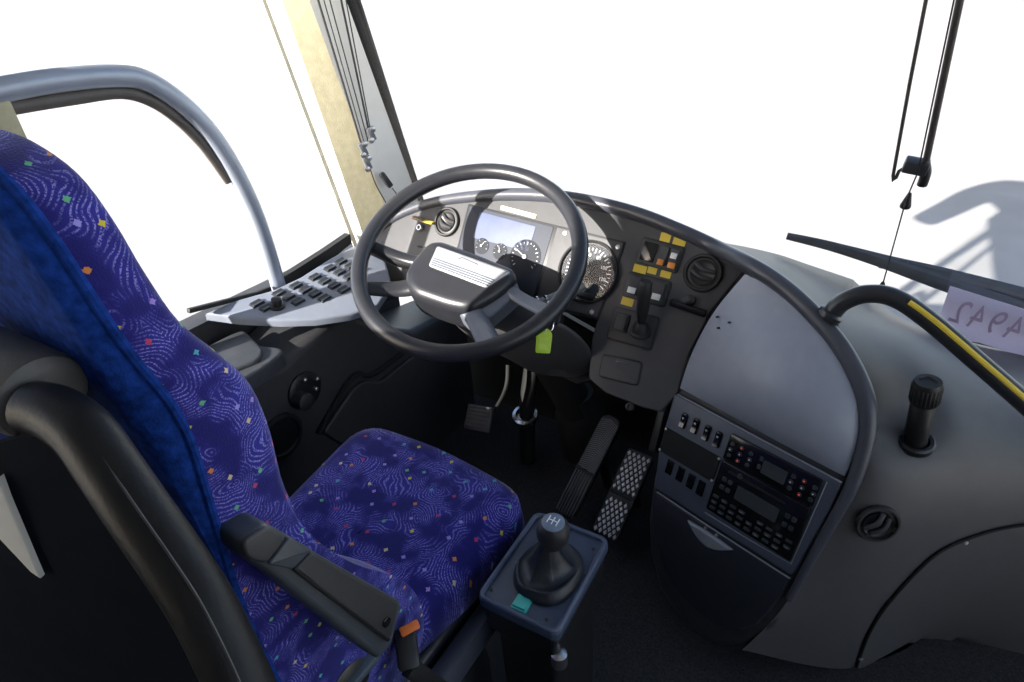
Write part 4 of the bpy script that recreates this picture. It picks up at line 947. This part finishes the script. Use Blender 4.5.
for (x, y), lab in (((363, 149), 'small metal pulley clip lowest left on the pillar cords'), ((371, 134), 'small metal pulley clip at the top of the cord fittings on the pillar'), ((367, 163), 'small metal pulley clip below the other cord fittings on the pillar')):
    t = thing('cord_pulley', lab, 'pulley', lpl(x, y), 'cord pulleys on the pillar'); f = frame_n(lpl(x, y), LN)
    MB().box(f.sub(0, 0, 0, .3), (0, 0, 0), (.016, .034, .012), .003).build('pulley_body', pbr('pulley_grey', (.18, .19, .21), .35, .4), t)
    for s_ in (-1, 1): MB().lathe(f.sub(.004*s_, .013*s_, .006), [(.0075, -.002), (.0075, .003), (.004, .005), (0, .005)], 12).build('pulley_wheel', M_STEEL, t)
t = thing('string_hook', 'dark cord hook at the foot of the pillar with a loop of cord', 'hook', lpl(386, 182), 'cord pulleys on the pillar')
MB().box(frame_n(lpl(386, 180), LN).sub(0, 0, 0, .5), (0, 0, 0), (.016, .046, .014), .004).build('hook_body', M_SWK, t)
MB().tube([lpl(369, 165), lpl(376, 185), lpl(386, 203), lpl(394, 220), lpl(399, 216), lpl(397, 196), lpl(392, 188)], .0015, 6, n=4).build('cord_loop', M_BLACK, t)

WP = V((0, glass_y(0, .75)+.035, .75))
def wpl(x, y, off=0): return onp(x, y, WP+GN*-off, GN)
wi = thing('wiper', 'black windscreen wiper lying low across the outside of the glass', 'wiper', wpl(1000, 300))
MB().tube([wpl(787, 236), wpl(830, 246), wpl(880, 261), wpl(940, 282), wpl(1000, 302), wpl(1080, 328)], lambda t: .006+.0065*min(1, t*1.6), 8, n=3, flat=1.3).build('blade', pbr('wiper_grey', (.07, .075, .085), .45), wi)
MB().tube([wpl(845, 249, .012), wpl(890, 261, .02), wpl(940, 273, .02), wpl(1000, 289, .02), wpl(1080, 311, .02)], lambda t: .009+.008*t, 8, n=3).build('wiper_arm', MATS['wiper_grey'], wi)
MB().box(frame_n(wpl(893, 264, .01), GN), (0, 0, 0), (.05, .02, .02), .004).build('blade_bracket', M_BLACK, wi)
ca, cb, cc, cd = [gpl(x, y, -.022) for x, y in ((950, 286), (1062, 321), (1050, 366), (936, 328))]
cn = ((cb-ca).cross(cd-ca)).normalized(); cn = cn if cn.y < 0 else -cn
cu_ = (cb-ca).normalized(); CFm = Fr((ca+cb+cc+cd)/4, cu_, cn.cross(cu_), cn)
def cuv(p): q = p-CFm.o; return (q.dot(CFm.u), q.dot(CFm.v))
card = thing('number_card', 'pale card with mirrored violet numbers lying under the windscreen by the handrail', 'card', CFm.o)
MB().prism(CFm, [cuv(p) for p in (ca, cb, cc, cd)], -.0008, .0008).build('card_sheet', M_PAPER, card)
dm = MB(); ch = abs(cuv(cd)[1]-cuv(ca)[1])
for (x, y), c_ in zip(((960, 313), (977, 318), (995, 323.5), (1014, 329)), '2494'):
    p = onp(x, y, CFm.o, CFm.n); t = text_mb(c_, Fr(CFm.p(*cuv(p), .001), CFm.u, CFm.v, CFm.n), ch*.78, None, None, None, mirror=True); c0_ = CFm.p(*cuv(p)); dm.add([q_-CFm.u*((q_-c0_).dot(CFm.u)*.45) for q_ in t.v], t.f)
dm.build('card_numbers', M_INK, card)

# ================================================================== LIGHT
sl = bpy.data.lights.new('sun', 'SUN'); sl.energy = 10.0; sl.angle = .009; sl.color = (1, .95, .87)
so_ = bpy.data.objects.new('sun', sl); COL.objects.link(so_); so_.rotation_euler = SUN.to_track_quat('-Z', 'Y').to_euler()
wd = bpy.data.worlds.new('world'); S.world = wd; wd.use_nodes = True; nt = wd.node_tree; nt.nodes.clear()
o = nt.nodes.new('ShaderNodeOutputWorld'); bg = nt.nodes.new('ShaderNodeBackground'); sk_ = nt.nodes.new('ShaderNodeTexSky')
sk_.sky_type = 'NISHITA'; sk_.sun_disc = False; sk_.sun_elevation = math.asin(-SUN.z); sk_.sun_rotation = math.atan2(-SUN.x, -SUN.y); sk_.dust_density = 2
tcw = nt.nodes.new('ShaderNodeTexCoord'); sx = nt.nodes.new('ShaderNodeSeparateXYZ'); nt.links.new(tcw.outputs['Generated'], sx.inputs[0])
hz = nt.nodes.new('ShaderNodeValToRGB'); hz.color_ramp.elements[0].position = 0; hz.color_ramp.elements[0].color = (1.0, 1.0, 1.0, 1)
hz.color_ramp.elements[1].position = .5; hz.color_ramp.elements[1].color = (0, 0, 0, 1); nt.links.new(sx.outputs['Z'], hz.inputs[0])
b2 = nt.nodes.new('ShaderNodeBackground'); nt.links.new(hz.outputs[0], b2.inputs[0]); b2.inputs[1].default_value = .75
ads = nt.nodes.new('ShaderNodeAddShader'); nt.links.new(bg.outputs[0], ads.inputs[0]); nt.links.new(b2.outputs[0], ads.inputs[1])
nt.links.new(sk_.outputs[0], bg.inputs[0]); bg.inputs[1].default_value = .15; nt.links.new(ads.outputs[0], o.inputs[0])
S.cycles.max_bounces = 8; S.cycles.transparent_max_bounces = 16; S.cycles.use_denoising = True
